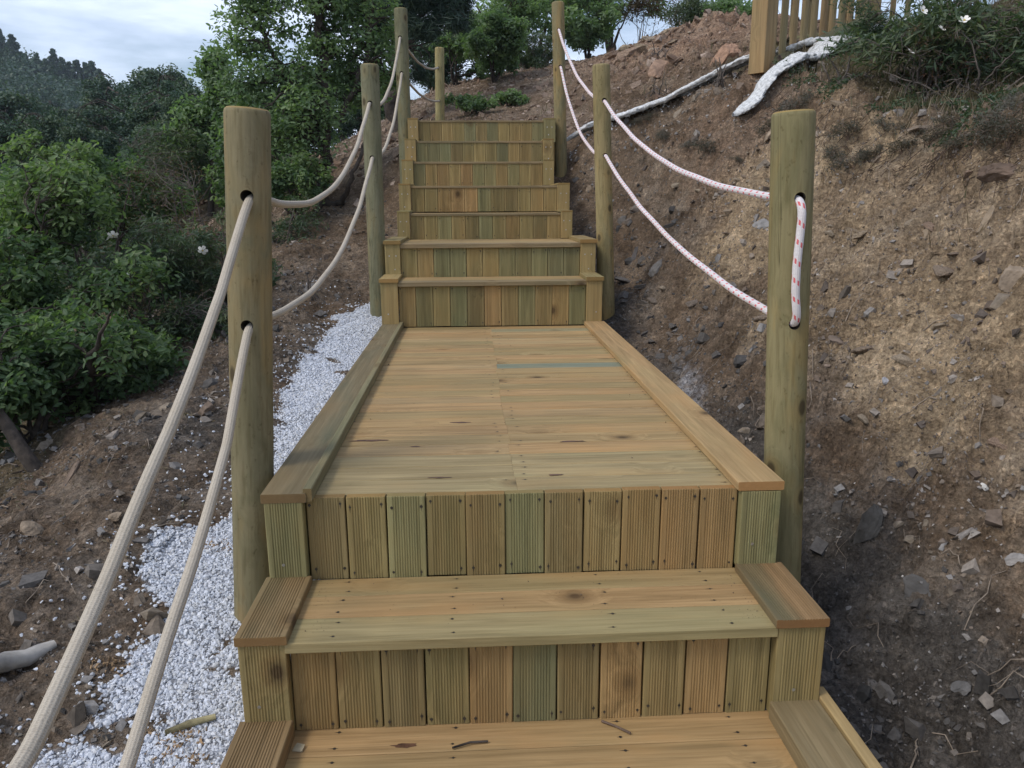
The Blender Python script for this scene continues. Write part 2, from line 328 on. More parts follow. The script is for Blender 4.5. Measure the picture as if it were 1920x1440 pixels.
# ------------------------------------------------------------------ terrain
SEC = {
 -8: [(-120,-30),(-20,-7),(-5,-3),(-2,-1.4),(-.66,-1.2),(.66,-1.2),(1.2,-1.0),(2,0.),(2.4,.4),(5,1.4),(10,3),(60,18)],
 -1: [(-120,-30),(-20,-6.5),(-5,-2.5),(-2,-.85),(-.66,-.72),(.66,-.85),(1.1,-.8),(1.35,-.45),(1.6,.1),(2.,.62),(2.3,.88),(3,1.2),(5,2.1),(10,4.2),(60,20)],
 1: [(-120,-30),(-20,-6.5),(-5,-2.4),(-3,-1.2),(-2,-.78),(-1.5,-.62),(-.66,-.60),(.66,-.80),(1.05,-.78),(1.3,-.45),(1.6,.05),(1.95,.55),(2.2,.86),(3,1.2),(5,2.1),(10,4.2),(60,20)],
 2: [(-120,-30),(-20,-6.2),(-5,-2.2),(-3,-1.0),(-2,-.52),(-1.5,-.40),(-1.1,-.37),(-.66,-.42),(.66,-.66),(.98,-.62),(1.2,-.45),(1.5,-.15),(1.8,.22),(2.0,.55),(2.15,.82),(2.5,.98),(3,1.14),(5,1.9),(10,4),(60,20)],
 3: [(-120,-29),(-20,-6),(-5,-2.0),(-3,-.85),(-2,-.38),(-1.5,-.26),(-1.1,-.24),(-.66,-.28),(.66,-.50),(.95,-.42),(1.2,-.2),(1.5,.1),(1.8,.42),(2.02,.78),(2.3,.93),(3,1.1),(5,1.75),(10,3.7),(60,18)],
 4.4: [(-120,-28),(-20,-5.5),(-5,-1.7),(-3,-.6),(-2,-.12),(-1.4,-.02),(-1,-.07),(-.66,-.1),(.66,-.22),(.95,-.14),(1.2,.08),(1.5,.42),(1.75,.78),(2.0,.98),(2.5,1.1),(3,1.25),(4,1.6),(5,1.9),(10,3.7),(60,16)],
 5.5: [(-120,-28),(-20,-5),(-5,-1.5),(-3,-.35),(-2,.1),(-1.4,.26),(-1,.22),(-.66,.22),(.66,.12),(.95,.2),(1.2,.48),(1.45,.84),(1.7,1.16),(2.2,1.46),(2.6,1.64),(3,1.72),(5,2.2),(10,3.8),(60,14)],
 6.3: [(-120,-28),(-20,-5),(-5,-1.3),(-3,-.1),(-2,.28),(-1.4,.45),(-1,.46),(-.66,.5),(.66,.42),(.9,.55),(1.15,.85),(1.4,1.2),(1.8,1.50),(2.2,1.62),(3,1.82),(5,2.3),(10,3.8),(60,12)],
 6.85: [(-120,-28),(-20,-5),(-5,-1.2),(-3,0.),(-2,.4),(-1.35,.62),(-1,.7),(-.7,.9),(.7,.9),(.85,1.15),(1.0,1.34),(1.5,1.48),(2,1.6),(3,1.95),(5,2.2),(10,2.8),(60,8)],
 7.4: [(-120,-28),(-20,-5),(-5,-1.1),(-3,.15),(-2,.6),(-1.3,.9),(-.9,1.1),(-.6,1.22),(.7,1.25),(1.0,1.40),(1.5,1.52),(2,1.72),(3,2.1),(5,2.2),(10,2.5),(60,6)],
 8: [(-120,-28),(-20,-5),(-5,-.9),(-3,.3),(-2,.8),(-1.2,1.15),(-.6,1.34),(.66,1.38),(1.1,1.48),(1.6,1.72),(2,1.95),(3,2.3),(4,2.3),(5,2.2),(10,2.2),(60,4)],
 10: [(-120,-27),(-20,-2.5),(-9,-.6),(-5,.2),(-3,.8),(-1.4,1.38),(-.6,1.72),(.5,1.9),(1.5,2.2),(3,2.72),(4.1,2.4),(6,1.9),(10,1.6),(60,2)],
 12: [(-120,-26),(-20,-1.8),(-9,-.2),(-5,.5),(-3,1.1),(-1.6,1.7),(-.6,2.3),(.5,2.55),(1.5,2.68),(3,2.95),(4,2.6),(5,2.1),(10,1.2),(60,0)],
 14.5: [(-120,-25),(-20,-1.0),(-8,.3),(-5,.9),(-3,1.4),(-1.9,1.95),(-.6,2.7),(.5,2.95),(1.5,3.1),(3,3.15),(5,2.2),(10,1.0),(60,-2)],
 20: [(-200,-25),(-60,-14),(-30,-3),(-15,-.2),(-8,1.2),(-5,1.7),(-2,2.1),(3,2.9),(6,1.8),(10,.6),(60,-4)],
 30: [(-200,-20),(-60,-8),(-40,-2),(-20,1.0),(-13,2.2),(-8,2.6),(-3,2.0),(3,2.0),(10,.5),(60,-6)],
 50: [(-200,-12),(-60,0),(-35,2.0),(-20,3.),(-12,2.4),(-5,.5),(3,-1.),(60,-10)],
 80: [(-200,4),(-100,2),(-60,1.5),(-40,2),(-22,1.),(-10,-1.5),(60,-14)],
 120: [(-260,20),(-120,17),(-82,15.5),(-62,13),(-48,9),(-30,2),(-10,-5),(60,-20)],
 155: [(-300,32),(-130,30),(-100,27.5),(-84,24.5),(-72,19.5),(-60,14),(-45,7),(-20,-2),(60,-20)],
 190: [(-300,30),(-110,24),(-80,17),(-60,8),(-20,-5),(60,-25)],
 260: [(-300,5),(-60,-15),(60,-30)],
 500: [(-300,-20),(60,-35)],
}
SY = np.array(sorted(SEC)); 
def Hraw(x, y):
    x = np.asarray(x, float); y = np.asarray(y, float)
    prof = np.stack([np.interp(x, [a for a, _ in SEC[k]], [b for _, b in SEC[k]]) for k in sorted(SEC)], 0)
    yc = np.clip(y, SY[0], SY[-1] - 1e-6); i = np.clip(np.searchsorted(SY, yc, side='right') - 1, 0, len(SY) - 2)
    f = (yc - SY[i]) / (SY[i + 1] - SY[i])
    a = np.take_along_axis(prof, i[None], 0)[0]; b = np.take_along_axis(prof, i[None] + 1, 0)[0]
    return a * (1 - f) + b * f
def worley(x, y, sc, seed=0):
    x = np.asarray(x, float) * sc; y = np.asarray(y, float) * sc; ix = np.floor(x); iy = np.floor(y); f1 = np.full(x.shape, 9.); f2 = np.full(x.shape, 9.); cid = np.zeros(x.shape)
    for dx in (-1, 0, 1):
        for dy in (-1, 0, 1):
            a = ix + dx; b = iy + dy; d = np.hypot(a + hsh(a, b, seed) - x, b + hsh(a, b, seed + 5) - y); c = hsh(a, b, seed + 9)
            m = d < f1; f2 = np.where(m, f1, np.minimum(f2, d)); cid = np.where(m, c, cid); f1 = np.where(m, d, f1)
    return f1, f2, cid
def sstep(a, b, x): 
    t = np.clip((x - a) / (b - a), 0, 1); return t * t * (3 - 2 * t)
# outer border of the white chippings (left of the stairs) as x for each y
GY = [.0, 1.0, 1.4, 1.75, 2.0, 2.2, 2.5, 3.0, 3.5, 4.2, 4.8, 5.15]
GX = [-1.25, -1.12, -1.16, -1.0, -1.02, -1.20, -1.02, -.98, -1.03, -1.02, -.98, -.72]
def gravel_mask(x, y):
    ed = np.interp(y, GY, GX) + .16 * fbm(x, y, 4.5, 4, 77)
    hole = sstep(.26, .34, fbm(x, y, 4.2, 3, 78)) * (x < -.72)
    return sstep(0, .06, x - ed) * (1 - hole) * (x < -.5) * (y < 5.15) * (y > -1)
STRIPS = [([(.70, 7.0), (1.1, 6.78), (1.45, 6.62), (1.84, 6.38), (2.25, 6.1), (2.6, 5.85), (3.0, 5.7)], [.05, .05, .055, .055, .065, .11, .11]),
          ([(1.68, 5.45), (1.9, 5.52), (2.15, 5.62), (2.4, 5.72), (2.6, 5.82)], [.05, .045, .06, .08, .1])]
def strip_mask(x, y):
    m = np.zeros_like(x)
    for pts, ws in STRIPS:
        for i in range(len(pts) - 1):
            a = np.array(pts[i]); b = np.array(pts[i + 1]); d = b - a
            tt = np.clip(((x - a[0]) * d[0] + (y - a[1]) * d[1]) / (d @ d), 0, 1)
            r = np.hypot(x - a[0] - tt * d[0], y - a[1] - tt * d[1])
            w = ws[i] * (1 - tt) + ws[i + 1] * tt + .03 * fbm(x, y, 6, 2, 31)
            m = np.maximum(m, 1 - sstep(w * .7, w * 1.1, r))
    return m
def H(x, y):
    x = np.atleast_1d(np.asarray(x, float)); y = np.atleast_1d(np.asarray(y, float))
    s = 0
    r = .05 + .02 * np.maximum(y - 8, 0) 
    for dx, dy in ((0, 0), (1, 0), (-1, 0), (0, 1.6), (0, -1.6), (.7, 1), (-.7, 1), (.7, -1), (-.7, -1)):
        s = s + Hraw(x + dx * r, y + dy * r)
    h = s / 9
    d = np.hypot(x, y - 3)
    amp = sstep(.55, 1.1, np.abs(x)) * .8 + .2
    onpath = (1 - sstep(.9, 1.4, np.abs(x))) * sstep(6.6, 7, y) * (1 - sstep(8, 9, y))
    amp = amp * (1 - .8 * onpath)
    gravel = sstep(-1.15, -.95, x) * (1 - sstep(-.6, -.5, x)) * (1 - sstep(4.8, 5.2, y))
    amp = amp * (1 - .65 * gravel)
    bank = sstep(1.0, 1.3, x) * (1 - sstep(9, 12, y))
    wx = x + .25 * fbm(x, y, 1.3, 3, 91); wy = y + .25 * fbm(x, y, 1.3, 3, 92)
    h = h + amp * (.10 * fbm(x, y, .9, 3, 1) + .055 * fbm(wx, wy, 3.1, 4, 2) + .022 * fbm(x, y, 11, 3, 3))
    # rocky ledges on the cut bank
    h = h + strip_mask(x, y) * .035
    h = h + bank * (.12 * fbm(wx + .4 * wy, wy * 2.2, 1.9, 4, 5, .55, True) + .045 * fbm(wx, wy * 1.6, 7, 4, 6, .6, True))
    rock_ = sstep(-.12, .25, fbm(x, y, 1.5, 3, 44)) * bank                 # bedded rock showing through: stepped ledges
    q = (h + .30 * x + .16 * wy + .05 * fbm(x, y, 3, 3, 45)) / .085; fr = q - np.floor(q); h = h + rock_ * .055 * (fr ** 5 - fr + .35)
    near = (sstep(-3.2, -2.8, x) * (1 - sstep(3.2, 3.6, x))) * (1 - sstep(7, 8.5, y)) * (1 - gravel) * amp
    f1, f2, cid = worley(wx + .1 * fbm(x, y, 9, 2, 46), wy, 9, 3); h = h + near * .030 * cid * sstep(.02, .25, f2 - f1) * (1 - onpath)
    f1, f2, cid = worley(wx, wy, 24, 4); h = h + near * .013 * cid * sstep(.0, .3, f2 - f1)
    # turf lip overhanging the top of the cut
    cx_ = 2.10 - .06 * (y - 3) + .12 * fbm(x * 0, y, 2.2, 3, 47); h = h + .10 * sstep(-.05, .05, x - cx_) * (1 - sstep(.1, .6, x - cx_)) * sstep(1, 1.6, y) * (1 - sstep(5, 5.8, y))
    gul = sstep(.25, .6, fbm(x + y * .25, y, 2.6, 3, 48, .5, True)) * bank; h = h - gul * .03
    h = h + .11 * np.exp(-(((x - 2.05) / .38) ** 2 + ((y - 5.85) / .30) ** 2))
    h = h + sstep(20, 60, y) * (1.2 * fbm(x, y, .05, 4, 8))
    m = np.exp(-(((x - 3.0) / 1.2) ** 2 + ((y - 10.6) / 1.8) ** 2)); h = h + m * (.02 + .26 * fbm(x, y, 2.2, 4, 21, .6, True))
    return h
def Hs(x, y): return float(H(x, y)[0])

def spaced(stops):
    out = []
    for (a, b, d) in stops: out.append(np.arange(a, b, d))
    return np.concatenate(out + [[stops[-1][1]]])
gx = spaced([(-300, -120, 6), (-120, -40, 2.5), (-40, -12, .8), (-12, -5, .25), (-5, -2.6, .08), (-2.6, -.7, .022), (-.7, .7, .1), (.7, 2.5, .0125), (2.5, 3.6, .03), (3.6, 6, .06), (6, 14, .3), (14, 60, 3)])
gy = spaced([(-8, .4, .3), (.4, .9, .05), (.9, 5, .018), (5, 8.2, .035), (8.2, 15, .07), (15, 22, .25), (22, 60, 1.), (60, 220, 2.5), (220, 500, 12)])
XX, YY = np.meshgrid(gx, gy); ZZ = H(XX.ravel(), YY.ravel()).reshape(XX.shape)
nxx, nyy = len(gx), len(gy)
idx = np.arange(nxx * nyy).reshape(nyy, nxx)
F = np.stack([idx[:-1, :-1], idx[:-1, 1:], idx[1:, 1:], idx[1:, :-1]], -1).reshape(-1, 4)
x, y, z = XX.ravel(), YY.ravel(), ZZ.ravel()
nb = fbm(x, y, 1.2, 3, 51)
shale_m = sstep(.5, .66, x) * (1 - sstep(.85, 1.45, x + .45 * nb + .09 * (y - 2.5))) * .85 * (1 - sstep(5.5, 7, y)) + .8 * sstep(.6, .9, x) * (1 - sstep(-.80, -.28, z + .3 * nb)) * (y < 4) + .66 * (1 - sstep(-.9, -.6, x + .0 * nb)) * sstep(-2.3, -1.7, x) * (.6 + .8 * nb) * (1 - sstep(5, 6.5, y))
clay_m = sstep(1.1, 1.6, x + .3 * nb) * (1 - sstep(2.0, 2.3, x)) * (1 - sstep(4.5, 5.6, y)) * (.50 + .9 * sstep(-.1, .3, nb)) + .35 * (x > 1) * sstep(9, 14, y)
veg_m = sstep(2.05, 2.3, x + .2 * nb) * (1 - sstep(7, 8, y)) * .62 + (x < -1.9) * .45 + sstep(14, 25, y) * .75
or_m = np.exp(-(((x - 2.9) / 1.5) ** 2 + ((y - 10.4) / 2.4) ** 2)) * 1.3 + .35 * sstep(1.2, 1.5, x) * sstep(4.2, 5., y) * (1 - sstep(5.8, 6.6, y))
gr_m = np.maximum(gravel_mask(x, y), .55 * np.exp(-(((x - .98) / .10) ** 2 + ((y - 3.75 - 1.2 * (x - .98)) / .40) ** 2)))
cl = lambda a: np.clip(a, 0, 1)
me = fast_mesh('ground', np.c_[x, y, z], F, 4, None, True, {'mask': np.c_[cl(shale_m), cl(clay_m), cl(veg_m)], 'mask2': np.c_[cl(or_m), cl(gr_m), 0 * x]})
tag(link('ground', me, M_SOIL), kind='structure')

def normals(x, y, e=.02):
    hx = (H(x + e, y) - H(x - e, y)) / (2 * e); hy = (H(x, y + e) - H(x, y - e)) / (2 * e)
    n = np.c_[-hx, -hy, np.ones_like(hx)]; return n / np.linalg.norm(n, axis=1)[:, None]

# ------------------------------------------------------------------ loose stones
OCT = np.array([(1, 0, 0), (-1, 0, 0), (0, 1, 0), (0, -1, 0), (0, 0, 1), (0, 0, -1)], float)
OCF = np.array([(0, 2, 4), (2, 1, 4), (1, 3, 4), (3, 0, 4), (2, 0, 5), (1, 2, 5), (3, 1, 5), (0, 3, 5)])
CUB = np.array([(-1, -1, -1), (1, -1, -1), (1, 1, -1), (-1, 1, -1), (-1, -1, 1), (1, -1, 1), (1, 1, 1), (-1, 1, 1)], float) * .72
CUF = np.array([(0, 3, 2, 1), (4, 5, 6, 7), (0, 1, 5, 4), (1, 2, 6, 5), (2, 3, 7, 6), (3, 0, 4, 7)])
_p = (1 + 5 ** .5) / 2
ICV = np.array([(-1, _p, 0), (1, _p, 0), (-1, -_p, 0), (1, -_p, 0), (0, -1, _p), (0, 1, _p), (0, -1, -_p), (0, 1, -_p), (_p, 0, -1), (_p, 0, 1), (-_p, 0, -1), (-_p, 0, 1)], float) / 1.9
ICF = np.array([(0, 11, 5), (0, 5, 1), (0, 1, 7), (0, 7, 10), (0, 10, 11), (1, 5, 9), (5, 11, 4), (11, 10, 2), (10, 7, 6), (7, 1, 8), (3, 9, 4), (3, 4, 2), (3, 2, 6), (3, 6, 8), (3, 8, 9), (4, 9, 5), (2, 4, 11), (6, 2, 10), (8, 6, 7), (9, 8, 1)])
def rand_rot(n):
    q = RNG.normal(size=(n, 4)); q /= np.linalg.norm(q, axis=1)[:, None]; w, a, b, c = q.T
    return np.stack([1-2*(b*b+c*c), 2*(a*b-c*w), 2*(a*c+b*w), 2*(a*b+c*w), 1-2*(a*a+c*c), 2*(b*c-a*w), 2*(a*c-b*w), 2*(b*c+a*w), 1-2*(a*a+b*b)], 1).reshape(-1, 3, 3)
def frames_from_normal(N):
    n = len(N); T = RNG.normal(size=(n, 3)); T -= (T * N).sum(1)[:, None] * N; T /= np.linalg.norm(T, axis=1)[:, None]
    B = np.cross(N, T); return np.stack([T, B, N], 2)
def scatter(name, x, y, size, cols, flat=(.25, .7), mat=None, tumble=.35, sink=.2, base='cub'):
    n = len(x); bv, bf = {'cub': (CUB, CUF), 'oct': (OCT, OCF), 'ico': (ICV, ICF)}[base]
    N = normals(x, y) + RNG.normal(size=(n, 3)) * tumble; N /= np.linalg.norm(N, axis=1)[:, None]
    FR = frames_from_normal(N)
    S = np.c_[size, size * RNG.uniform(.5, .95, n), size * RNG.uniform(flat[0], flat[1], n)]
    V = bv[None] * S[:, None, :] * RNG.uniform(.62, 1.25, (n, len(bv), 1)) + RNG.normal(size=(n, len(bv), 3)) * size[:, None, None] * .10
    V = np.einsum('nij,nkj->nki', FR, V)
    z = H(x, y); V += np.c_[x, y, z + size * (.35 - sink)][:, None, :]
    Fc = bf[None] + (np.arange(n) * len(bv))[:, None, None]
    C = np.repeat(cols, len(bv), 0)
    me = fast_mesh(name, V.reshape(-1, 3), Fc.reshape(-1, bf.shape[1]), 0, None, False, {'tint': C})
    return link(name, me, mat)
def clear_of_stairs(x, y, m=.02):
    return (np.abs(x) > .68 + m) | (y > 8.1)
def jitter_cols(n, pal, var=.2):
    pal = np.array(pal); c = pal[RNG.integers(0, len(pal), n)] * RNG.uniform(1 - var, 1 + var, (n, 1)); return c

n = 85000
x = np.r_[RNG.uniform(.66, 3.0, int(n * .58)), RNG.uniform(-2.8, -.66, int(n * .42))]; y = RNG.uniform(.95, 6.8, len(x)) ** 1.0
y = .95 + 5.9 * RNG.random(len(x)) ** 1.5
k = clear_of_stairs(x, y) & (gravel_mask(x, y) < .3) & (RNG.random(len(x)) < .25 + .75 * sstep(-.15, .2, fbm(x, y, 2.4, 3, 88))); x, y = x[k], y[k]
s = .0030 * RNG.pareto(2.3, len(x)) + .0028; s = np.minimum(s, .035)
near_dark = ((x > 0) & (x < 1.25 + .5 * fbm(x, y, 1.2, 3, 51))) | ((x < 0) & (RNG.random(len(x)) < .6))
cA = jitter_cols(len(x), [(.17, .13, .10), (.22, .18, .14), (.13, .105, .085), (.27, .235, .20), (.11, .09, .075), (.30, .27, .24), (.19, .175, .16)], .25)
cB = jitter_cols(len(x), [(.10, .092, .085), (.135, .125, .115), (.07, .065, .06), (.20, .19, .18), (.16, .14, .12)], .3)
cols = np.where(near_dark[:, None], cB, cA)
w = (RNG.random(len(x)) < .006) & (s < .008); cols[w] = (.5, .47, .43)
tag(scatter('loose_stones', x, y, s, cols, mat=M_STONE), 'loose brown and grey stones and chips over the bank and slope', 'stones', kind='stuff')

n = 9000
x = np.r_[RNG.uniform(.75, 3.0, int(n * .42)), RNG.uniform(-2.6, -.9, int(n * .58))]; y = 1.0 + 6.0 * RNG.random(len(x)) ** 1.3
k = clear_of_stairs(x, y, .06) & (gravel_mask(x, y) < .2) & (RNG.random(len(x)) < .06 + sstep(.0, .28, fbm(x, y, 1.7, 3, 89))); x, y = x[k], y[k]
s = np.minimum(.010 * RNG.pareto(2.4, len(x)) + .007, .055)
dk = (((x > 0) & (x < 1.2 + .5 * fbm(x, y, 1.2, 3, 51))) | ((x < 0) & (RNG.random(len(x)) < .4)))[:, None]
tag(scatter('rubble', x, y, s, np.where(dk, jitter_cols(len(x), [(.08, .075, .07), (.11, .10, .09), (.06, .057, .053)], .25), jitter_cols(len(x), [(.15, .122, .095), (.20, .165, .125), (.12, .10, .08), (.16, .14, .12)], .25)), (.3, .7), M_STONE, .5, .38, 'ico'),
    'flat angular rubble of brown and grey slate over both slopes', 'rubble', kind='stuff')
n = 15000
x = RNG.uniform(-3.5, 5, n); y = RNG.uniform(6.8, 14, n); k = clear_of_stairs(x, y) ; x, y = x[k], y[k]
s = np.minimum(.009 * RNG.pareto(2.2, len(x)) + .008, .07)
tag(scatter('scree', x, y, s, jitter_cols(len(x), [(.20, .14, .10), (.27, .20, .15), (.15, .10, .07), (.32, .25, .2)], .25), mat=M_STONE),
    'reddish brown rubble over the slope beyond the top of the stairs', 'rubble', kind='stuff')

n = 90000
x = RNG.uniform(-1.35, -.60, n); y = .85 + 4.4 * RNG.random(n) ** 1.35
k = (RNG.random(n) < gravel_mask(x, y) * .97 + .012 + .05 * gravel_mask(x + .12, y)) ; x, y = x[k], y[k]
s = RNG.uniform(.0030, .0070, len(x)) * np.where(RNG.random(len(x)) < .10, 1.5, 1)
cw = jitter_cols(len(x), [(.60, .63, .69), (.57, .60, .65), (.66, .68, .72), (.52, .55, .60), (.60, .61, .62)], .08)
tag(scatter('white_gravel', x, y, s, cw, (.5, .9), M_WHITE, .55, .1, 'ico'), 'white marble gravel spilled down beside the left of the stairs', 'gravel', kind='stuff')
n = 60000
x = RNG.uniform(.6, 3.1, n); y = RNG.uniform(5.2, 7.2, n); k = RNG.random(n) < strip_mask(x, y) * .08 + .0012; x, y = x[k], y[k]
s = RNG.uniform(.006, .014, len(x))
tag(scatter('pale_gravel', x, y, s, jitter_cols(len(x), [(.58, .58, .58), (.48, .48, .49), (.66, .65, .64)], .12), (.5, .9), M_WHITE, .8, .0, 'oct'),
    'pale gravel strips along the path edge running up to the railing', 'gravel', kind='stuff')

def edging(pts, ws, label, seed):
    rg_ = np.random.default_rng(seed); P_ = np.array(pts); d = np.linspace(0, len(P_) - 1, 240); X_ = np.interp(d, np.arange(len(P_)), P_[:, 0]); Y_ = np.interp(d, np.arange(len(P_)), P_[:, 1]); W_ = np.interp(d, np.arange(len(P_)), ws)
    W_ = W_ * (1.65 + 1.1 * fbm(d, d * 0, 2.6, 4, seed, .65)); W_ *= np.clip(np.minimum(np.arange(240), np.arange(240)[::-1]) / 22., .12, 1); T_ = np.gradient(np.c_[X_, Y_], axis=0); T_ /= np.linalg.norm(T_, axis=1)[:, None]; Nn = np.c_[-T_[:, 1], T_[:, 0]]
    ZC = H(X_, Y_); ZC = np.array([ZC[max(0, i_ - 14):i_ + 15].max() for i_ in range(240)]); ZC = np.convolve(np.pad(ZC, 12, 'edge'), np.ones(25) / 25, 'valid') - .012
    m = 21; a_ = np.linspace(-.25 * np.pi, 1.25 * np.pi, m); V = []
    for k_, aa in enumerate(a_):
        ox = np.cos(aa) * W_ * (1 + .35 * fbm(d * 1.3, np.full(240, k_ * .45), 3.2, 5, seed + 3, .65)); oz = np.sin(aa) * .024 * (W_ / .06) ** .3 * (1.15 + .9 * fbm(d * 1.7, np.full(240, k_ * .4), 4.4, 5, seed + 4, .7))
        ox = ox * (1 + .1 * np.abs(fbm(d * 6, np.full(240, k_ * .9), 2.2, 3, seed + 8))); xs = X_ + Nn[:, 0] * ox; ys = Y_ + Nn[:, 1] * ox; V.append(np.c_[xs, ys, ZC + oz])
    V = np.stack(V, 1).reshape(-1, 3); idx = np.arange(240 * m).reshape(240, m); F_ = np.stack([idx[:-1, :-1], idx[:-1, 1:], idx[1:, 1:], idx[1:, :-1]], -1).reshape(-1, 4)
    tag(link('mortar_edging', fast_mesh('mortar_edging', V, F_, 4, None, True), M_MORTAR), label, 'edging', 'mortar strips below the railing')
M_MORTAR = flat_mat('rough_white_mortar', (.60, .61, .61), .95, .35, 45, 0, .012)
edging(*STRIPS[0], 'long rough white mortar strip rising from behind the right posts to the railing', 3)
edging(*STRIPS[1], 'short rough white mortar strip in front of the long one', 4)

# ------------------------------------------------------------------ boards
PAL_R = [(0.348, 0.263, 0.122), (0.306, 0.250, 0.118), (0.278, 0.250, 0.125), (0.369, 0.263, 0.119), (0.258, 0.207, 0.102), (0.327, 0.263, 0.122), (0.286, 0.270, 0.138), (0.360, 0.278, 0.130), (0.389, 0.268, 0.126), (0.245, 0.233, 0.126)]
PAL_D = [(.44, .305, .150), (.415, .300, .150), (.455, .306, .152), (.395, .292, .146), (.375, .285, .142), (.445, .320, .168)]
def colr(o, c, v=.08):
    f = 1 + random.uniform(-v, v); f *= .91; o.color = (c[0] * f, c[1] * f, c[2] * f, 1)

def board_mesh(L, W, T, grooved, nails=(), screws=()):
    mb = MB(); hl, hw, ht = L / 2, W / 2, T / 2; bv = min(.0022, T * .12)
    pts = [(-hw, -ht + bv), (-hw, ht - bv), (-hw + bv, ht)]
    if grooved:
        e = .012; n = max(3, int((W - 2 * e) / .0062)); p = (W - 2 * e) / n; d = .0017
        for i in range(n):
            a = -hw + e + i * p
            pts += [(a, ht), (a + p * .18, ht - d), (a + p * .52, ht - d), (a + p * .70, ht)]
    pts += [(hw - bv, ht), (hw, ht - bv), (hw, -ht + bv), (hw - bv, -ht), (-hw + bv, -ht)]
    A = np.array(pts); m = len(A)
    xs = [-hl, -hl + .0006, hl - .0006, hl]
    V = []
    for i, xx in enumerate(xs):
        s = 1 - (.0006 / hw if i in (0, 3) else 0); st = 1 - (.0006 / ht if i in (0, 3) else 0)
        V.append(np.c_[np.full(m, xx), A[:, 0] * s, A[:, 1] * st])
    V = np.concatenate(V); Q = []
    for r in range(3):
        for i in range(m):
            j = (i + 1) % m; Q.append((r * m + j, r * m + i, (r + 1) * m + i, (r + 1) * m + j))
    mb.add(V, Q)
    mb.f.setdefault((m, 0), []).append(np.array([list(range(m))])); mb.f[(m, 0)].append(np.array([list(range(3 * m, 4 * m))[::-1]]))
    for (nx, ny) in nails:
        r = random.uniform(.0028, .004); a = np.arange(8) * math.pi / 4
        mb.add(np.c_[nx + r * np.cos(a), ny + r * np.sin(a), np.full(8, ht + .0006)], [list(range(8))], 1)
        l = random.uniform(.006, .016); w = .0014                           # the split the nail has opened in the board
        mb.add([(nx - l, ny, ht + .0005), (nx, ny - w, ht + .0005), (nx + l * .6, ny, ht + .0005), (nx, ny + w, ht + .0005)], [(0, 1, 2, 3)], 1)
    for (nx, ny) in screws:
        r = .0042; a = np.arange(8) * math.pi / 4
        mb.add(np.c_[nx + r * np.cos(a), ny + r * np.sin(a), np.full(8, ht + .0007)], [list(range(8))], 2)
    return mb.mesh('board')
ROT_TREAD = Matrix.Identity(3)                                               # long axis along X, face up
ROT_RISER = Matrix(((0, 1, 0), (0, 0, -1), (1, 0, 0))).inverted().transposed()
def basis(ax, ay, az): return Matrix((ax, ay, az)).transposed()
B_RISER = basis(Vector((0, 0, 1)), Vector((1, 0, 0)), Vector((0, 1, 0)))     # X up, Y right
B_RISER = basis(Vector((0, 0, 1)), Vector((-1, 0, 0)), Vector((0, -1, 0)))   # right-handed: face (+Z local) looks to -Y
B_CAP = basis(Vector((0, 1, 0)), Vector((-1, 0, 0)), Vector((0, 0, 1)))      # long axis along Y, face up
B_SIDE_L = basis(Vector((0, 1, 0)), Vector((0, 0, 1)), Vector((1, 0, 0)))
def board(name, parent, L, W, T, c, B, color, grooved=False, nails=(), screws=(), tilt=0., v=.08, mat=None):
    me = board_mesh(L, W, T, grooved, nails, screws)
    o = link(name, me, [mat or M_BOARD, M_NAIL, M_SCREW], parent)
    M = B.to_4x4(); 
    if tilt: M = M @ Matrix.Rotation(tilt, 4, 'Z')
    o.matrix_local = Matrix.Translation(Vector(c) - parent.location) @ M
    colr(o, color, v); return o

ST = empty('wooden_stairway', (0, 1.8, 0), 'green tinted pressure treated pine stairway with grooved risers climbing past a long landing', 'stairway')
TH = .026
# risers: y, xL, xR, zbL, zbR, ztL, ztR (bottom and top of the upright boards), outer xL, outer xR, palette notes
RIS = [
 (1.535, -.540, .545, -.452, -.452, -.232, -.232, -.645, .657),
 (1.800, -.545, .542, -.218, -.224, .001, .001, -.640, .645),
 (4.457, -.545, .542, .004, .004, .240, .240, -.645, .636),
 (4.740, -.549, .543, .262, .262, .440, .440, -.643, .638),
 (5.300, -.527, .486, .464, .464, .620, .620, -.613, .566),
 (5.620, -.539, .496, .642, .642, .806, .806, -.623, .586),
 (6.150, -.552, .443, .830, .830, .995, .995, -.641, .530),
 (6.450, -.546, .468, 1.018, 1.018, 1.170, 1.170, -.637, .558),
 (6.750, -.540, .502, 1.192, 1.192, 1.356, 1.356, -.629, .603),
]
seq = {0: [3,0,4,5,8,9,4,8,7,8,1,0], 1: [4,5,6,5,0,6,4,7,3,8,8], 2: [0,2,5,6,4,8,0,2,0,3,2], 3: [5,0,6,6,5,5,2,2,6,9,9], 4: [4,5,2,7,1,6,5,3,1,4,0], 5: [5,1,3,8,8,6,1,4,5,0,7],
       6: [9,0,8,7,8,2,2,0,2,5,0], 7: [9,9,9,4,1,5,1,9,0,0,4], 8: [1,0,7,5,9,4,9,5,7,7,9]}
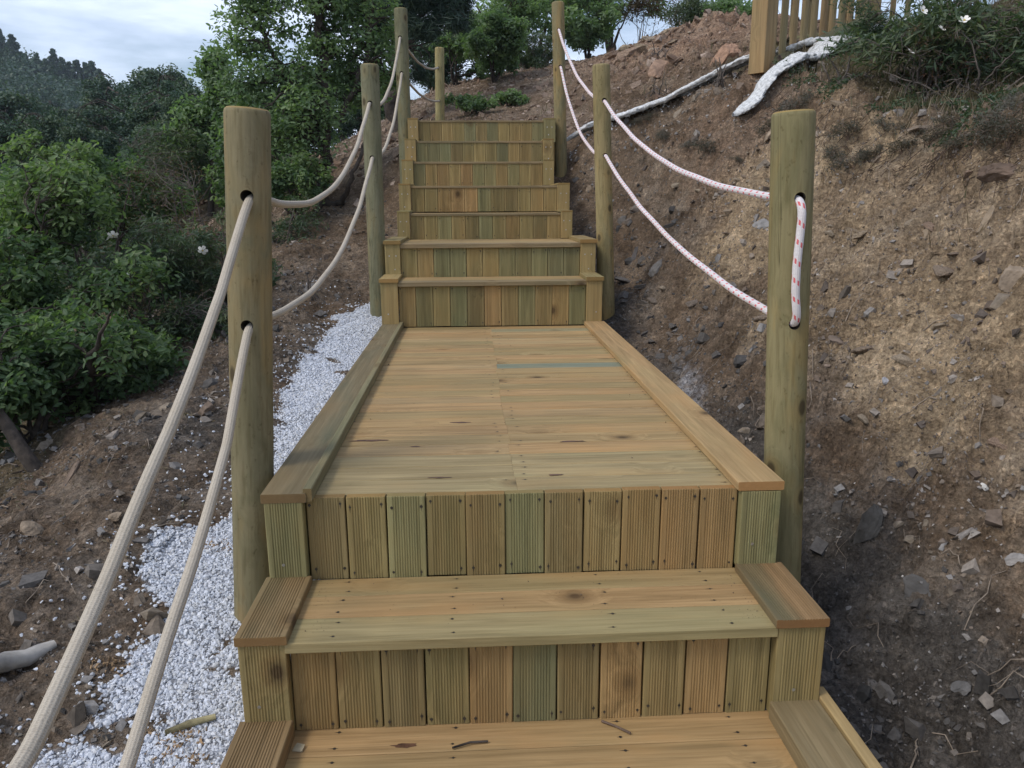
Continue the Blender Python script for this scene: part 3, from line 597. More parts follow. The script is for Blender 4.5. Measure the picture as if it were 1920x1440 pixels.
for ri, (yy, xl, xr, zbl, zbr, ztl, ztr, oxl, oxr) in enumerate(RIS):
    nbd = 11; w = (xr - xl) / nbd; Lh = ztl - zbl
    for i in range(nbd):
        cx = xl + (i + .5) * w; gap = random.uniform(.0015, .005) if ri < 2 else random.uniform(.001, .003)
        jit = random.uniform(-.003, .003) if ri < 2 else 0
        nl = [(sx * (Lh / 2 - random.uniform(.014, .03)), sy * (w / 2 - random.uniform(.010, .017))) for sx in (-1, 1) for sy in (-1, 1) if random.random() < (.92 if ri < 2 else .3)]
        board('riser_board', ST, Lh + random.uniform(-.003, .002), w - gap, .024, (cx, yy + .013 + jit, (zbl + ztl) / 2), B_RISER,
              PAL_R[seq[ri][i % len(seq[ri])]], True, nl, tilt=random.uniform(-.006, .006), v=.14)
    # framing behind, only glimpsed through the gaps
    for zz in (zbl + .04, ztl - .04):
        board('joist', ST, xr - xl, .07, .04, ((xl + xr) / 2, yy + .05, zz), basis(Vector((1, 0, 0)), Vector((0, 0, 1)), Vector((0, -1, 0))), (.3, .22, .12))
    # corner boards either side of the riser
    for side, (xi, xo) in (('l', (xl, oxl)), ('r', (xr, oxr))):
        cxx = (xi + xo) / 2; ww = abs(xo - xi) - .002
        top = ztl + (.012 if ri == 0 else -.001 if ri == 1 else .020 if ri > 3 else .024); bot = zbl + (.004 if ri != 1 else .012)
        if ri == 0: bot = -.75 if False else zbl + .004
        sc = [(random.uniform(-.06, -.03), random.uniform(-.02, .02))] + ([(.03, .02), (.03, -.02)] if ri > 2 else [])
        o = board('corner_board', ST, top - bot, ww, .034, (cxx, yy - .006, (top + bot) / 2), B_RISER, PAL_R[[5, 2, 7, 5, 1, 7, 5, 7, 0][ri] if side == 'l' else [1, 6, 0, 7, 7, 0, 0, 7, 2][ri]], ri < 2, (), sc)
        # skirt board closing the flank of the step
        y2 = RIS[ri + 1][0] if ri + 1 < len(RIS) else 8.0
        sx = -1 if side == 'l' else 1
        board('side_board', ST, y2 - yy, .20, .024, (xo - sx * .0135, (yy + y2) / 2 + .012, top - .105), B_SIDE_L, PAL_R[5])
        board('side_board', ST, y2 - yy, .16, .024, (xo - sx * .0135, (yy + y2) / 2 + .012, top - .29), B_SIDE_L, PAL_R[1])
# lower landing flank
for sx in (-1, 1):
    board('side_board', ST, 2.5, .2, .024, (sx * .66, .26, -.57), B_SIDE_L, PAL_R[5])

DEPTHS = []
def row(ynear, yfar, z, xl, xr, cols, split=None, nose=0., th=TH):
    c = (ynear + yfar) / 2; w = yfar - ynear - .0022
    segs = [(xl, xr)] if split is None else [(xl, split), (split, xr)]
    for si, (a, b) in enumerate(segs):
        nl = []
        L = b - a
        for px in ([-L / 2 + .03, L / 2 - .03] if split is not None else [-L / 2 + .1, -L / 6, L / 6, L / 2 - .1]):
            for py in (-w * .28, w * .28):
                if random.random() < (.85 if split is None else .45): nl.append((px + random.uniform(-.006, .006), py))
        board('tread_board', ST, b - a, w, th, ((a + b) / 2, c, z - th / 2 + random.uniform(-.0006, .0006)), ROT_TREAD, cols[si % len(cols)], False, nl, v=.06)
# lower landing (z -.45)
D = PAL_D; GRN = (.37, .305, .16); BLU = (.26, .285, .215)
ye = 1.545
for i in range(19):
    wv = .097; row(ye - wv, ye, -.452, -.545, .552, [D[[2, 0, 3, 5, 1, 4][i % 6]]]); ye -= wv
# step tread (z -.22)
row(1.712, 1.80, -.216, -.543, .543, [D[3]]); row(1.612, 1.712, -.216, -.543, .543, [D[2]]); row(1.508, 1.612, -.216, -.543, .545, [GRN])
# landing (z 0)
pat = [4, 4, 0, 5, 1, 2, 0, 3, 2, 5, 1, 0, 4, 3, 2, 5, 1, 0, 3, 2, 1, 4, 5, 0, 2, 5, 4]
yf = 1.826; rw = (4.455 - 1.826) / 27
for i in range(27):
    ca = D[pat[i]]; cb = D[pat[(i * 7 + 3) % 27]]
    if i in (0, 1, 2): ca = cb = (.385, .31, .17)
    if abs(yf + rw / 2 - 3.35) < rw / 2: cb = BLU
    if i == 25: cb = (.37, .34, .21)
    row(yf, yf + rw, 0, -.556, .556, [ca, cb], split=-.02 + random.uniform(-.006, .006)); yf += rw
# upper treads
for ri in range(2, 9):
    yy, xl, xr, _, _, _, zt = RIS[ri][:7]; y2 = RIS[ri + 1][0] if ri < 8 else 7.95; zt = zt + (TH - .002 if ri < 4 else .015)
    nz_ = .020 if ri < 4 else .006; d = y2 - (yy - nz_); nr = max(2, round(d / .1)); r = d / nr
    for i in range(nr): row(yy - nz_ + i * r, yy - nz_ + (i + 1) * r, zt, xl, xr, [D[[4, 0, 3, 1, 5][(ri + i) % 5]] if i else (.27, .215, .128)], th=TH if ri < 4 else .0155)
# caps
def cap(x0, x1, y0, y1, z, col, grooved=False, tilt=0., th=.022, lab=None, mat=None):
    o = board('edge_cap', ST, y1 - y0, x1 - x0, th, ((x0 + x1) / 2, (y0 + y1) / 2, z - th / 2), B_CAP, col, grooved, tilt=tilt, mat=mat)
    if lab: o['label'] = lab
    return o
cap(-.655, -.538, -.95, 1.515, -.408, (.27, .19, .10), True, 0., .046); cap(.542, .655, -.95, 1.515, -.408, (.25, .20, .115), False, 0., .046, None, M_STAINED)
cap(.657, .684, -.95, 1.55, -.400, (.40, .30, .15), False)
cap(-.648, -.536, 1.505, 1.781, -.196, (.27, .20, .105), True); cap(.538, .660, 1.505, 1.781, -.196, (.30, .20, .105), True, 0., .022, None, M_STAINED)
cap(-.645, -.536, 1.776, 4.438, .024, (.20, .165, .098), False, 0., .024, 'weathered edge cap with blue green stain', M_STAINED); cap(.532, .650, 1.778, 4.438, .026, (.46, .315, .160), False, 0., .024)
o = board('edge_trim', ST, 2.66, .022, .034, (-.533, 3.11, .018), B_CAP, (.24, .215, .125), tilt=.0)
for ri in range(2, 9):
    yy, xl, xr, _, _, _, zt, oxl, oxr = RIS[ri]; y2 = RIS[ri + 1][0] if ri < 8 else 7.9
    for (a, b) in ((oxl - .006, xl + .004), (xr - .004, oxr + .006)):
        if ri < 4: cap(a, b, yy - .034, y2 - .024, zt + .046, PAL_R[[5, 0, 7, 1, 0][(ri + (a > 0)) % 5]])
        else: cap(a + .006, b - .006, yy - .024, y2 - .024, zt + .032, PAL_R[[1, 5, 2, 1, 6][(ri + (a > 0)) % 5]], False, 0., .0115)
# dark knots burnt into three landing boards, and a torn one low down
def knot_mark(x, y, z, lx, ly, col=M_HOLE):
    a = np.arange(18) * 2 * math.pi / 18; rr = 1 + RNG.uniform(-.3, .3, 18)
    return np.c_[x + lx * rr * np.cos(a), y + ly * rr * np.sin(a), np.full(18, z)]
M_KNOT = flat_mat('resin_knot', (.12, .060, .035), .5, .5, 60)
for (x_, y_, z_, lx, ly) in ((-.45, 2.27, 0, .055, .008), (-.17, 2.45, 0, .03, .007), (.17, 2.22, 0, .04, .006), (.09, 1.93, 0, .02, .005), (-.30, 2.20, 0, .013, .005), (-.22, 1.93, 0, .03, .004), (-.29, 1.47, -.452, .028, .007)):
    mb = MB(); mb.add(knot_mark(x_, y_, z_ + .0009, lx, ly), [list(range(18))])
    link('knot', mb.mesh('knot'), M_KNOT, ST).location = -ST.location

# ------------------------------------------------------------------ posts
def tube(path, rad, seg=12, closed_ends=True, uvv=True, rough=0.):
    P_ = np.asarray(path, float); n = len(P_); rad = np.broadcast_to(np.asarray(rad, float), (n,))
    T = np.gradient(P_, axis=0); T /= np.linalg.norm(T, axis=1)[:, None] + 1e-12
    up = np.array([0, 0, 1.]) if abs(T[0, 2]) < .9 else np.array([1., 0, 0])
    N = np.zeros_like(P_); v = np.cross(T[0], up); N[0] = v / np.linalg.norm(v)
    for i in range(1, n):
        v = N[i - 1] - T[i] * (N[i - 1] @ T[i]); N[i] = v / (np.linalg.norm(v) + 1e-12)
    Bn = np.cross(T, N); a = np.arange(seg) * 2 * np.pi / seg
    R_ = rad[:, None] * (1 + (RNG.uniform(-rough, rough, (n, seg)) if rough else 0))
    V = P_[:, None] + R_[..., None] * (np.cos(a)[None, :, None] * N[:, None] + np.sin(a)[None, :, None] * Bn[:, None])
    idx = np.arange(n * seg).reshape(n, seg); nx = np.roll(idx, -1, 1)
    F = np.stack([idx[:-1], nx[:-1], nx[1:], idx[1:]], -1).reshape(-1, 4)
    V = V.reshape(-1, 3)
    return V, F, (n, seg)

def drill(o, cuts):
    """real holes: boolean evaluated once, then baked into the post's own mesh"""
    cutters = []
    for (c, d, r, L) in cuts:
        V, F, (n, s) = tube([Vector(c) - Vector(d) * L, Vector(c), Vector(c) + Vector(d) * L], r, 20)
        caps = [np.array([list(range(s))]), np.array([list(range((n - 1) * s, n * s))[::-1]])]
        me = fast_mesh('cut', V, [F, *caps], 0); co = bpy.data.objects.new('cut', me); COL.objects.link(co); me.materials.append(M_HOLE); co.matrix_world = o.matrix_world
        import bmesh
        bm = bmesh.new(); bm.from_mesh(me); bmesh.ops.recalc_face_normals(bm, faces=bm.faces); bm.to_mesh(me); bm.free()
        m = o.modifiers.new('b', 'BOOLEAN'); m.operation = 'DIFFERENCE'; m.object = co; m.solver = 'EXACT'; m.material_mode = 'TRANSFER'; cutters.append(co)
    bpy.context.view_layer.update()
    dg = bpy.context.evaluated_depsgraph_get(); new = bpy.data.meshes.new_from_object(o.evaluated_get(dg), depsgraph=dg)
    o.modifiers.clear(); o.data = new
    for c in cutters: bpy.data.objects.remove(c)

def post(base, top, r, color, label, holes, seed):
    base = Vector(base); top = Vector(top); Lp = (top - base).length
    zs = [0, Lp * .25, Lp * .5, Lp * .75, Lp - .05, Lp - .012, Lp - .004, Lp, Lp + .002]
    rs = [r * 1.02, r * 1.01, r, r * .995, r, r, r * .965, r * .88, .0]
    seg = 40; a = np.arange(seg) * 2 * np.pi / seg; rr = np.random.default_rng(seed)
    wob = 1 + .008 * np.sin(2 * a + rr.uniform(0, 6)) + .006 * np.sin(3 * a + rr.uniform(0, 6))
    V = []
    for z_, r_ in zip(zs[:-1], rs[:-1]): V.append(np.c_[r_ * wob * np.cos(a), r_ * wob * np.sin(a), np.full(seg, z_)])
    V.append([[0, 0, zs[-1]]]); V.append([[0, 0, 0]]); n = len(zs) - 1; V = np.concatenate(V)
    idx = np.arange(n * seg).reshape(n, seg); nx = np.roll(idx, -1, 1)
    F = np.stack([idx[:-1], nx[:-1], nx[1:], idx[1:]], -1).reshape(-1, 4)
    Ft = np.stack([idx[-1], nx[-1], np.full(seg, n * seg)], -1); Fb = np.stack([nx[0], idx[0], np.full(seg, n * seg + 1)], -1)
    me = fast_mesh('rope_post', V, [F, Ft, Fb], 0, None, False)
    o = link('rope_post', me, [M_POST, M_HOLE])
    o.matrix_world = Matrix.Translation(base) @ (top - base).to_track_quat('Z', 'Y').to_matrix().to_4x4()
    bpy.context.view_layer.update(); inv = o.matrix_world.inverted()
    drill(o, [(inv @ Vector(h), (inv.to_3x3() @ Vector(d)).normalized(), hr, .12) for h, d, hr in holes])
    for p_ in o.data.polygons: p_.use_smooth = abs(p_.normal.z) < .5 and p_.material_index == 0 and len(p_.vertices) == 4
    o.color = tuple(q_ * .91 for q_ in color) + (1,)
    tag(o, label, 'post', 'round posts carrying the ropes'); return o
HR = .0150
post((-.795, 2.0, -1.05), (-.662, 2.0, .933), .0545, (.265, .228, .135), 'round knotted timber post at the near left corner of the landing, beige rope through it',
     [((-.664, 2.0, .726), (0.03, 1, 0), HR), ((-.69, 2.0, .409), (.03, 1, 0), HR)], 1)
post((.80, 2.02, -1.0), (.700, 2.02, .930), .0545, (.275, .240, .128), 'round timber post at the near right of the landing, white rope loop on its front',
     [((.712, 2.02, .715), (0, 1, 0), HR), ((.724, 2.02, .392), (0, 1, 0), HR)], 2)
post((-.712, 4.85, -.55), (-.698, 4.85, 1.496), .0545, (.225, .218, .14), 'grey green round post beside the left of the first riser above the landing',
     [((-.70, 4.85, 1.275), (0, 1, 0), HR), ((-.702, 4.85, .967), (0, 1, 0), HR)], 3)
post((.775, 4.95, -.5), (.684, 4.95, 1.517), .0535, (.33, .27, .14), 'yellowish round post beside the right of the first riser above the landing',
     [((.70, 4.95, 1.305), (0, 1, 0), HR), ((.714, 4.95, .984), (0, 1, 0), HR)], 4)
post((-.665, 6.85, .3), (-.663, 6.85, 2.248), .0545, (.22, .215, .135), 'tall round post at the top left of the stairs',
     [((-.67, 6.85, 2.02), (.04, 1, 0), HR), ((-.668, 6.85, 1.747), (.04, 1, 0), HR)], 5)
post((.69, 6.9, .4), (.632, 6.9, 2.317), .0525, (.30, .255, .145), 'tall round post at the top right of the stairs',
     [((.637, 6.9, 2.095), (0, 1, 0), HR), ((.652, 6.9, 1.809), (0, 1, 0), HR)], 6)
post((-.458, 9.3, 1.2), (-.435, 9.3, 2.397), .0525, (.38, .33, .17), 'farthest round post standing alone behind the top step',
     [((-.455, 9.3, 2.18), (0, 1, 0), .0135), ((-.45, 9.3, 1.827), (0, 1, 0), .0135)], 7)

# ------------------------------------------------------------------ ropes
def sag(A, B, s, n=28):
    A = np.array(A, float); B = np.array(B, float); t = np.linspace(0, 1, n)[:, None]
    P_ = A + (B - A) * t; P_[:, 2] -= (4 * s * t * (1 - t))[:, 0]; return P_
def rope(name, segs, r, mat, label, group):
    P_ = np.concatenate([np.asarray(s, float) for s in segs])
    # resample evenly and soften corners
    d = np.r_[0, np.cumsum(np.linalg.norm(np.diff(P_, axis=0), axis=1))]; k = np.r_[True, np.diff(d) > 1e-5]; P_, d = P_[k], d[k]
    n = int(d[-1] / .012); s = np.linspace(0, d[-1], n); Q = np.stack([np.interp(s, d, P_[:, i]) for i in range(3)], 1)
    for _ in range(3): Q[1:-1] = (Q[:-2] + 2 * Q[1:-1] + Q[2:]) / 4
    Q[:, 0] += .0015 * np.sin(s * 9) ; Q[:, 2] += .001 * np.sin(s * 13 + 1)
    seg = 16; V, F, _ = tube(Q, r, seg)
    me = fast_mesh(name, V, F, 4, None, True)
    uvl = me.uv_layers.new(name='UVMap'); li = np.empty(len(me.loops), np.int32); me.loops.foreach_get('vertex_index', li)
    u = (li % seg) / seg; vv = s[li // seg]
    ls = li.reshape(-1, 4) % seg; wrap = (ls.max(1) - ls.min(1)) > 2; uu = u.reshape(-1, 4).copy(); uu[wrap] = np.where(uu[wrap] < .5, uu[wrap] + 1, uu[wrap])
    uvl.data.foreach_set('uv', np.c_[uu.ravel(), vv].astype(np.float32).ravel())
    o = link(name, me, mat); tag(o, label, 'rope', group)
    if mat is M_ROPE:
        k_ = np.nonzero(Q[:, 1] < 2.2)[0]; mb = MB()
        for i in range(1500):
            j = int(k_[RNG.integers(1, len(k_) - 1)]); c_ = Q[j]; tt = Q[j + 1] - Q[j - 1]; tt /= np.linalg.norm(tt); n_ = np.cross(tt, RNG.normal(size=3)); n_ /= np.linalg.norm(n_)
            d_ = n_ * RNG.uniform(.4, 1) + tt * RNG.uniform(-1, 1) + RNG.normal(size=3) * .3; L = RNG.uniform(.002, .006); sd_ = np.cross(d_, n_ + .3) ; sd_ /= np.linalg.norm(sd_) + 1e-9; p_ = c_ + n_ * r * .97
            mb.add([p_ - sd_ * .00022, p_ + sd_ * .00022, p_ + d_ * L], [(0, 1, 2)])
        link('loose_fibres', mb.mesh('loose_fibres'), M_FIB, o)['kind'] = 'stuff'
    return o
RR = .0108
rope('handrail_rope', [
    [(-.60, -.75, .30), (-.60, -.3, .13), (-.603, .2, .075), (-.606, .73, .140), (-.620, .978, .225), (-.640, 1.263, .330), (-.655, 1.66, .525), (-.664, 1.90, .680), (-.664, 1.96, .718), (-.663, 2.03, .724)],
    sag((-.665, 2.06, .724), (-.705, 4.79, 1.271), .2), [(-.70, 4.85, 1.275)], sag((-.70, 4.9, 1.27), (-.672, 6.8, 2.02), .15), [(-.67, 6.85, 2.02)],
    sag((-.67, 6.9, 2.02), (-.455, 9.25, 2.18), .09), [(-.455, 9.3, 2.18), (-.45, 9.38, 2.17)]], RR, M_ROPE, 'upper beige rope of the left handrail', 'handrail ropes')
rope('handrail_rope', [
    [(-.62, -.75, .02), (-.62, -.3, -.15), (-.62, .3, -.21), (-.622, .70, -.165), (-.628, .984, -.065), (-.650, 1.32, .055), (-.672, 1.66, .190), (-.688, 1.88, .345), (-.690, 1.95, .400), (-.688, 2.03, .409)],
    sag((-.687, 2.06, .408), (-.701, 4.79, .965), .19), [(-.702, 4.85, .967)], sag((-.70, 4.9, .965), (-.669, 6.8, 1.747), .15), [(-.668, 6.85, 1.747)],
    sag((-.668, 6.9, 1.747), (-.45, 9.25, 1.827), .07), [(-.45, 9.3, 1.827), (-.45, 9.38, 1.82)]], RR, M_ROPE, 'lower beige rope of the left handrail', 'handrail ropes')
rope('handrail_rope', [
    [(.66, 7.0, 2.09), (.637, 6.9, 2.097)], sag((.635, 6.85, 2.099), (.70, 5.0, 1.31), .10), [(.70, 4.95, 1.305)], sag((.70, 4.89, 1.30), (.705, 2.08, .717), .11),
    [(.712, 2.02, .716), (.712, 1.975, .712), (.712, 1.953, .700), (.7135, 1.947, .675), (.712, 1.946, .62), (.709, 1.945, .55), (.711, 1.945, .47), (.719, 1.946, .425), (.723, 1.955, .398), (.724, 1.985, .391), (.722, 2.03, .392)],
    sag((.717, 2.08, .396), (.714, 4.89, .983), .09), [(.714, 4.95, .984)], sag((.714, 5.0, .985), (.654, 6.85, 1.809), .16), [(.652, 6.9, 1.809), (.66, 7.0, 1.80)]],
    RR * .98, M_ROPER, 'white rope with red flecks strung through the right hand posts', 'handrail ropes')
mb = MB()
for k_ in range(2):
    a = np.arange(6) / 6 * 6.28; 
# ------------------------------------------------------------------ railing at the top right
def baluster_fence(A, B, zA, zB, nb, label, height=.95, corner=True, square=False):
    A = np.array(A); B = np.array(B); root = empty('timber_railing', (A[0], A[1], zA), label, 'railing')
    L = Vector(root.location)
    def put(o): o.location = Vector(o.location) - L; return o
    def pole(name, p, q, r, col, sg=12):
        d = Vector(q) - Vector(p); V, F, (n, s) = tube([(0, 0, 0), (0, 0, d.length / 2), (0, 0, d.length)], r, sg)
        me = fast_mesh(name, V, [F, np.array([list(range((n - 1) * s, n * s))])], 0, None, True)
        o = link(name, me, [M_RAIL], root); o.matrix_local = Matrix.Translation(Vector(p) - L) @ d.to_track_quat('Z', 'Y').to_matrix().to_4x4(); colr(o, col); return o
    d = B - A; ang = math.atan2(d[1], d[0])
    if corner:
        o = board('corner_post', root, 1.5, .125, .125, (A[0], A[1], zA + .735), B_RISER @ Matrix.Rotation(math.radians(38), 3, 'X'), (.40, .285, .15))
    pole('bottom_rail', (A[0] + .03 * d[0], A[1] + .03 * d[1] - .03, zA + .03), (B[0], B[1] - .03, zB + .03), .045, (.26, .24, .13), 16)
    pole('top_rail', (A[0], A[1], zA + height), (B[0], B[1], zB + height), .05, (.36, .27, .14), 16)
    for i in range(nb):
        t_ = (i + .9) / nb; x_, y_ = A + d * t_; z_ = zA + (zB - zA) * t_
        pole('baluster', (x_, y_, z_), (x_, y_, z_ + height), .026, [(.38, .29, .16), (.33, .27, .155), (.36, .255, .14)][i % 3], 10)
    for t_ in ((.98,) if nb > 8 else ()):
        x_, y_ = A + d * t_; z_ = zA + (zB - zA) * t_
        pole('end_post', (x_, y_, z_ - .4), (x_, y_, z_ + height + .1), .055, (.36, .28, .15), 20)
    return root
fa = at(1426, 135, 5.8); fb = at(1640, 38, 6.9)
baluster_fence((fa.x, fa.y), (fb.x, fb.y), fa.z, fb.z, 12, 'timber railing with round balusters rising from a square corner post at the upper right')
fc = at(1452, 88, 7.0); fd = at(1700, 60, 7.9)
baluster_fence((fc.x, fc.y), (fd.x, fd.y), fc.z, fd.z, 8, 'second timber railing seen through the balusters of the nearer one', .42, False)

# ------------------------------------------------------------------ vegetation
def leaf_cloud(C, rad, nper, size, tips=None, shape='leaf', up=.35, squash=.8, seed=0):
    """C (m,3) clump centres, rad (m,), nper leaves per clump"""
    rg = np.random.default_rng(seed); m = len(C)
    ci = np.repeat(np.arange(m), nper) if np.isscalar(nper) else np.repeat(np.arange(m), nper)
    n = len(ci); g = rg.normal(size=(n, 3)); g /= np.linalg.norm(g, axis=1)[:, None] + 1e-9
    g *= (rg.random(n) ** .45)[:, None]; g[:, 2] *= squash
    Pc = C[ci] + g * rad[ci][:, None]
    N = rg.normal(size=(n, 3)); N[:, 2] = np.abs(N[:, 2]) + up; N += g * .8; N /= np.linalg.norm(N, axis=1)[:, None]
    T = rg.normal(size=(n, 3)) + g * .8; T -= (T * N).sum(1)[:, None] * N; T /= np.linalg.norm(T, axis=1)[:, None]; B = np.cross(N, T)
    s = (size if np.isscalar(size) else np.asarray(size)[ci]) * rg.uniform(.6, 1.3, n)
    if shape == 'leaf':      # folded along the midrib, six corners
        loc = np.array([(-1, 0, 0), (-.25, .42, .12), (.55, .34, .10), (1, 0, 0), (.55, -.34, .10), (-.25, -.42, .12)]); Fq = np.array([(0, 3, 2, 1), (0, 5, 4, 3)])
    elif shape == 'narrow':
        loc = np.array([(-1, 0, 0), (0, .2, .05), (1, 0, 0), (0, -.2, .05)]); Fq = np.array([(0, 3, 2, 1)])
    elif shape == 'needle':
        loc = np.array([(-1, 0, 0), (0, .06, 0), (1, 0, 0), (0, -.06, 0)]); Fq = np.array([(0, 3, 2, 1)])
    else:
        loc = np.array([(-1, 0, 0), (0, .6, 0), (1, 0, 0), (0, -.6, 0)]); Fq = np.array([(0, 3, 2, 1)])
    k = len(loc)
    V = Pc[:, None] + s[:, None, None] * (loc[None, :, 0, None] * T[:, None] + loc[None, :, 1, None] * B[:, None] + loc[None, :, 2, None] * N[:, None])
    Fc = Fq[None] + (np.arange(n) * k)[:, None, None]
    cb = rg.random(m) * .55; tint = np.clip(cb[ci] + rg.random(n) * .45, 0, 1)
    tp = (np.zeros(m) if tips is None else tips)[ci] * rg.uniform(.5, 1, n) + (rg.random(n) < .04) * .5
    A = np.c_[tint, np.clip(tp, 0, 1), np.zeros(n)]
    return V.reshape(-1, 3), Fc.reshape(-1, 4), np.repeat(A, k, 0)

def limb(a, b, r0, r1, rg, bend=.15, n=7):
    a = np.array(a, float); b = np.array(b, float); L = np.linalg.norm(b - a); t = np.linspace(0, 1, n)[:, None]
    off = rg.normal(size=3) * L * bend; P_ = a + (b - a) * t + off * (4 * t * (1 - t)) + np.array([0, 0, L * .08]) * np.sin(t * np.pi)
    P_[1:-1] += rg.normal(size=(n - 2, 3)) * L * .025
    return P_, np.linspace(r0, r1, n)

def plant(name, base, stems, blobs, ncl, nper, leaf, size, crad, mat, bark, label, cat, group=None, seed=0, tipfrac=.2, twig=.006, shape='leaf', flowers=0, fl_pts=None, trunk_name='trunk', crown_name='crown', fsize=.028):
    """stems: list of point lists (world); blobs: (centre, (rx,ry,rz), weight); everything parented to an Empty at base"""
    rg = np.random.default_rng(seed + 100); root = empty(name, base, label, cat, group); bo = np.array(base, float)
    tb = MB(); nodes = []
    for st in stems:
        pts, r0, r1 = st; pts = np.array(pts, float); n = max(8, len(pts) * 5)
        d = np.linspace(0, len(pts) - 1, n); Q = np.stack([np.interp(d, np.arange(len(pts)), pts[:, i]) for i in range(3)], 1)
        for _ in range(2): Q[1:-1] = (Q[:-2] + 2 * Q[1:-1] + Q[2:]) / 4
        Q[1:-1] += rg.normal(size=(n - 2, 3)) * r0 * .35
        rads = np.linspace(r0, r1, n); V, F, _ = tube(Q - bo, rads, 10 if r0 > .02 else 6, rough=.12); tb.add(V, F)
        nodes += [(Q[i], rads[i]) for i in range(n // 3, n)]
    NP = np.array([q for q, _ in nodes]); NR = np.array([r for _, r in nodes])
    wts = np.array([b[2] for b in blobs], float); wts /= wts.sum(); C = []
    for b_, w_ in zip(blobs, wts):
        k = max(1, int(round(ncl * w_))); g = rg.normal(size=(k, 3)); g /= np.linalg.norm(g, axis=1)[:, None]
        g *= rg.uniform(.25, 1.08, k)[:, None] ** .6; C.append(np.array(b_[0]) + g * np.array(b_[1]))
    C = np.concatenate(C)
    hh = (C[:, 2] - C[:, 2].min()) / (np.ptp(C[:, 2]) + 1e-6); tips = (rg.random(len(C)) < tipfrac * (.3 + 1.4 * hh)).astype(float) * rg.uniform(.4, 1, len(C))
    cr_ = crad * rg.uniform(.6, 1.35, len(C))
    for c_, rr_ in zip(C, cr_):
        dd = np.linalg.norm(NP - c_, axis=1) + .6 * np.maximum(0, NP[:, 2] - c_[2]); j = int(np.argmin(dd + rg.random(len(dd)) * .15 * dd.min()))
        P_, rd = limb(NP[j], c_, min(NR[j] * .7, twig * 1.8), twig * .35, rg); V, F, _ = tube(P_ - bo, rd, 5); tb.add(V, F)
        for _ in range(2):
            e = c_ + rg.normal(size=3) * rr_ * .35; P2, rd2 = limb(P_[4], e, twig * .5, twig * .2, rg, .1, 4); V, F, _ = tube(P2 - bo, rd2, 4); tb.add(V, F)
    link(trunk_name, tb.mesh(trunk_name, True), bark, root)
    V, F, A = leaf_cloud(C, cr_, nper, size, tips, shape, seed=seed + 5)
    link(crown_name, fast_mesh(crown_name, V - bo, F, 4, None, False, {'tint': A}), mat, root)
    fp = list(fl_pts or [])
    for i in range(flowers):
        c_ = C[rg.integers(len(C))]; dirc = np.array([CX, 0, CH]) - c_; dirc /= np.linalg.norm(dirc); fp.append(tuple(c_ + dirc * crad * 1.1 + rg.normal(size=3) * .03))
    for q in fp: link('flower', flower_mesh(fsize, rg), [M_PETAL, M_YEL], root, Vector(q) - root.location).rotation_euler = (rg.uniform(.3, 1.2), rg.uniform(-.5, .5), rg.uniform(0, 6))
    return root
M_YEL = flat_mat('yellow_stamen', (.55, .38, .05), .7)
def flower_mesh(s, rg):
    mb = MB()
    for i in range(5):
        a = i * 2 * math.pi / 5 + rg.uniform(-.1, .1); ca, sa = math.cos(a), math.sin(a); pts = [(.1, 0, 0), (.5, .36, .12), (.9, .34, .3), (1.05, 0, .32), (.9, -.34, .3), (.5, -.36, .12)]
        mb.add([(s * (p * ca - q * sa), s * (p * sa + q * ca), s * z_) for p, q, z_ in pts], [(0, 1, 2, 3, 4, 5)])
    a = np.arange(8) * math.pi / 4; mb.add(np.c_[s * .22 * np.cos(a), s * .22 * np.sin(a), np.full(8, s * .1)], [list(range(8))], 1)
    return mb.mesh('flower')

def shrub(px, py, y, r, rz, label, kind='oak', seed=0, ncl=90, nper=70, size=None, crad=None, stems=5, group=None, tipf=.25, flowers=0, fl=None, name='shrub', base_dy=0., cat='shrub', bx=None):
    c = at(px, py, y); x0, y0 = c.x, c.y + base_dy; z0 = Hs(x0, y0)
    rg = np.random.default_rng(seed + 900); st = []
    top = max(c.z, z0 + .15)
    for i in range(stems):
        e = np.array([c.x, c.y, top]) + rg.normal(size=3) * np.array([r * .55, r * .5, rz * .4]); m_ = np.array([x0, y0, z0]) * .5 + e * .5 + rg.normal(size=3) * r * .18
        st.append(([(x0 + rg.normal() * .03, y0 + rg.normal() * .03, z0 - .05), tuple(m_), tuple(e)], max(.006, .022 * r / .4) if kind == 'oak' else .0075, .003))
    bl = [((c.x + rg.normal() * r * .42, c.y + rg.normal() * r * .4, c.z + rg.normal() * rz * .4), (r * rg.uniform(.45, .72), r * .55, rz * rg.uniform(.4, .62)), 1) for _ in range(7)]
    mat = M_LTREE if (kind == 'oak' and py < 330) else {'oak': M_LOAK, 'cistus': M_LCIS, 'red': M_RED, 'far': M_LFAR}[kind]
    size = size or {'oak': .021, 'cistus': .022, 'red': .013, 'far': .05}[kind]
    return plant(name, (x0, y0, z0), st, bl, ncl, nper, None, size, crad or .11 * r / .45, mat, M_BARKG if kind != 'oak' else M_BARK, label, cat, group, seed, tipf,
                 shape='narrow' if kind in ('cistus', 'red') else 'leaf', flowers=flowers, fl_pts=fl, trunk_name='stems', crown_name='foliage', twig=.005)

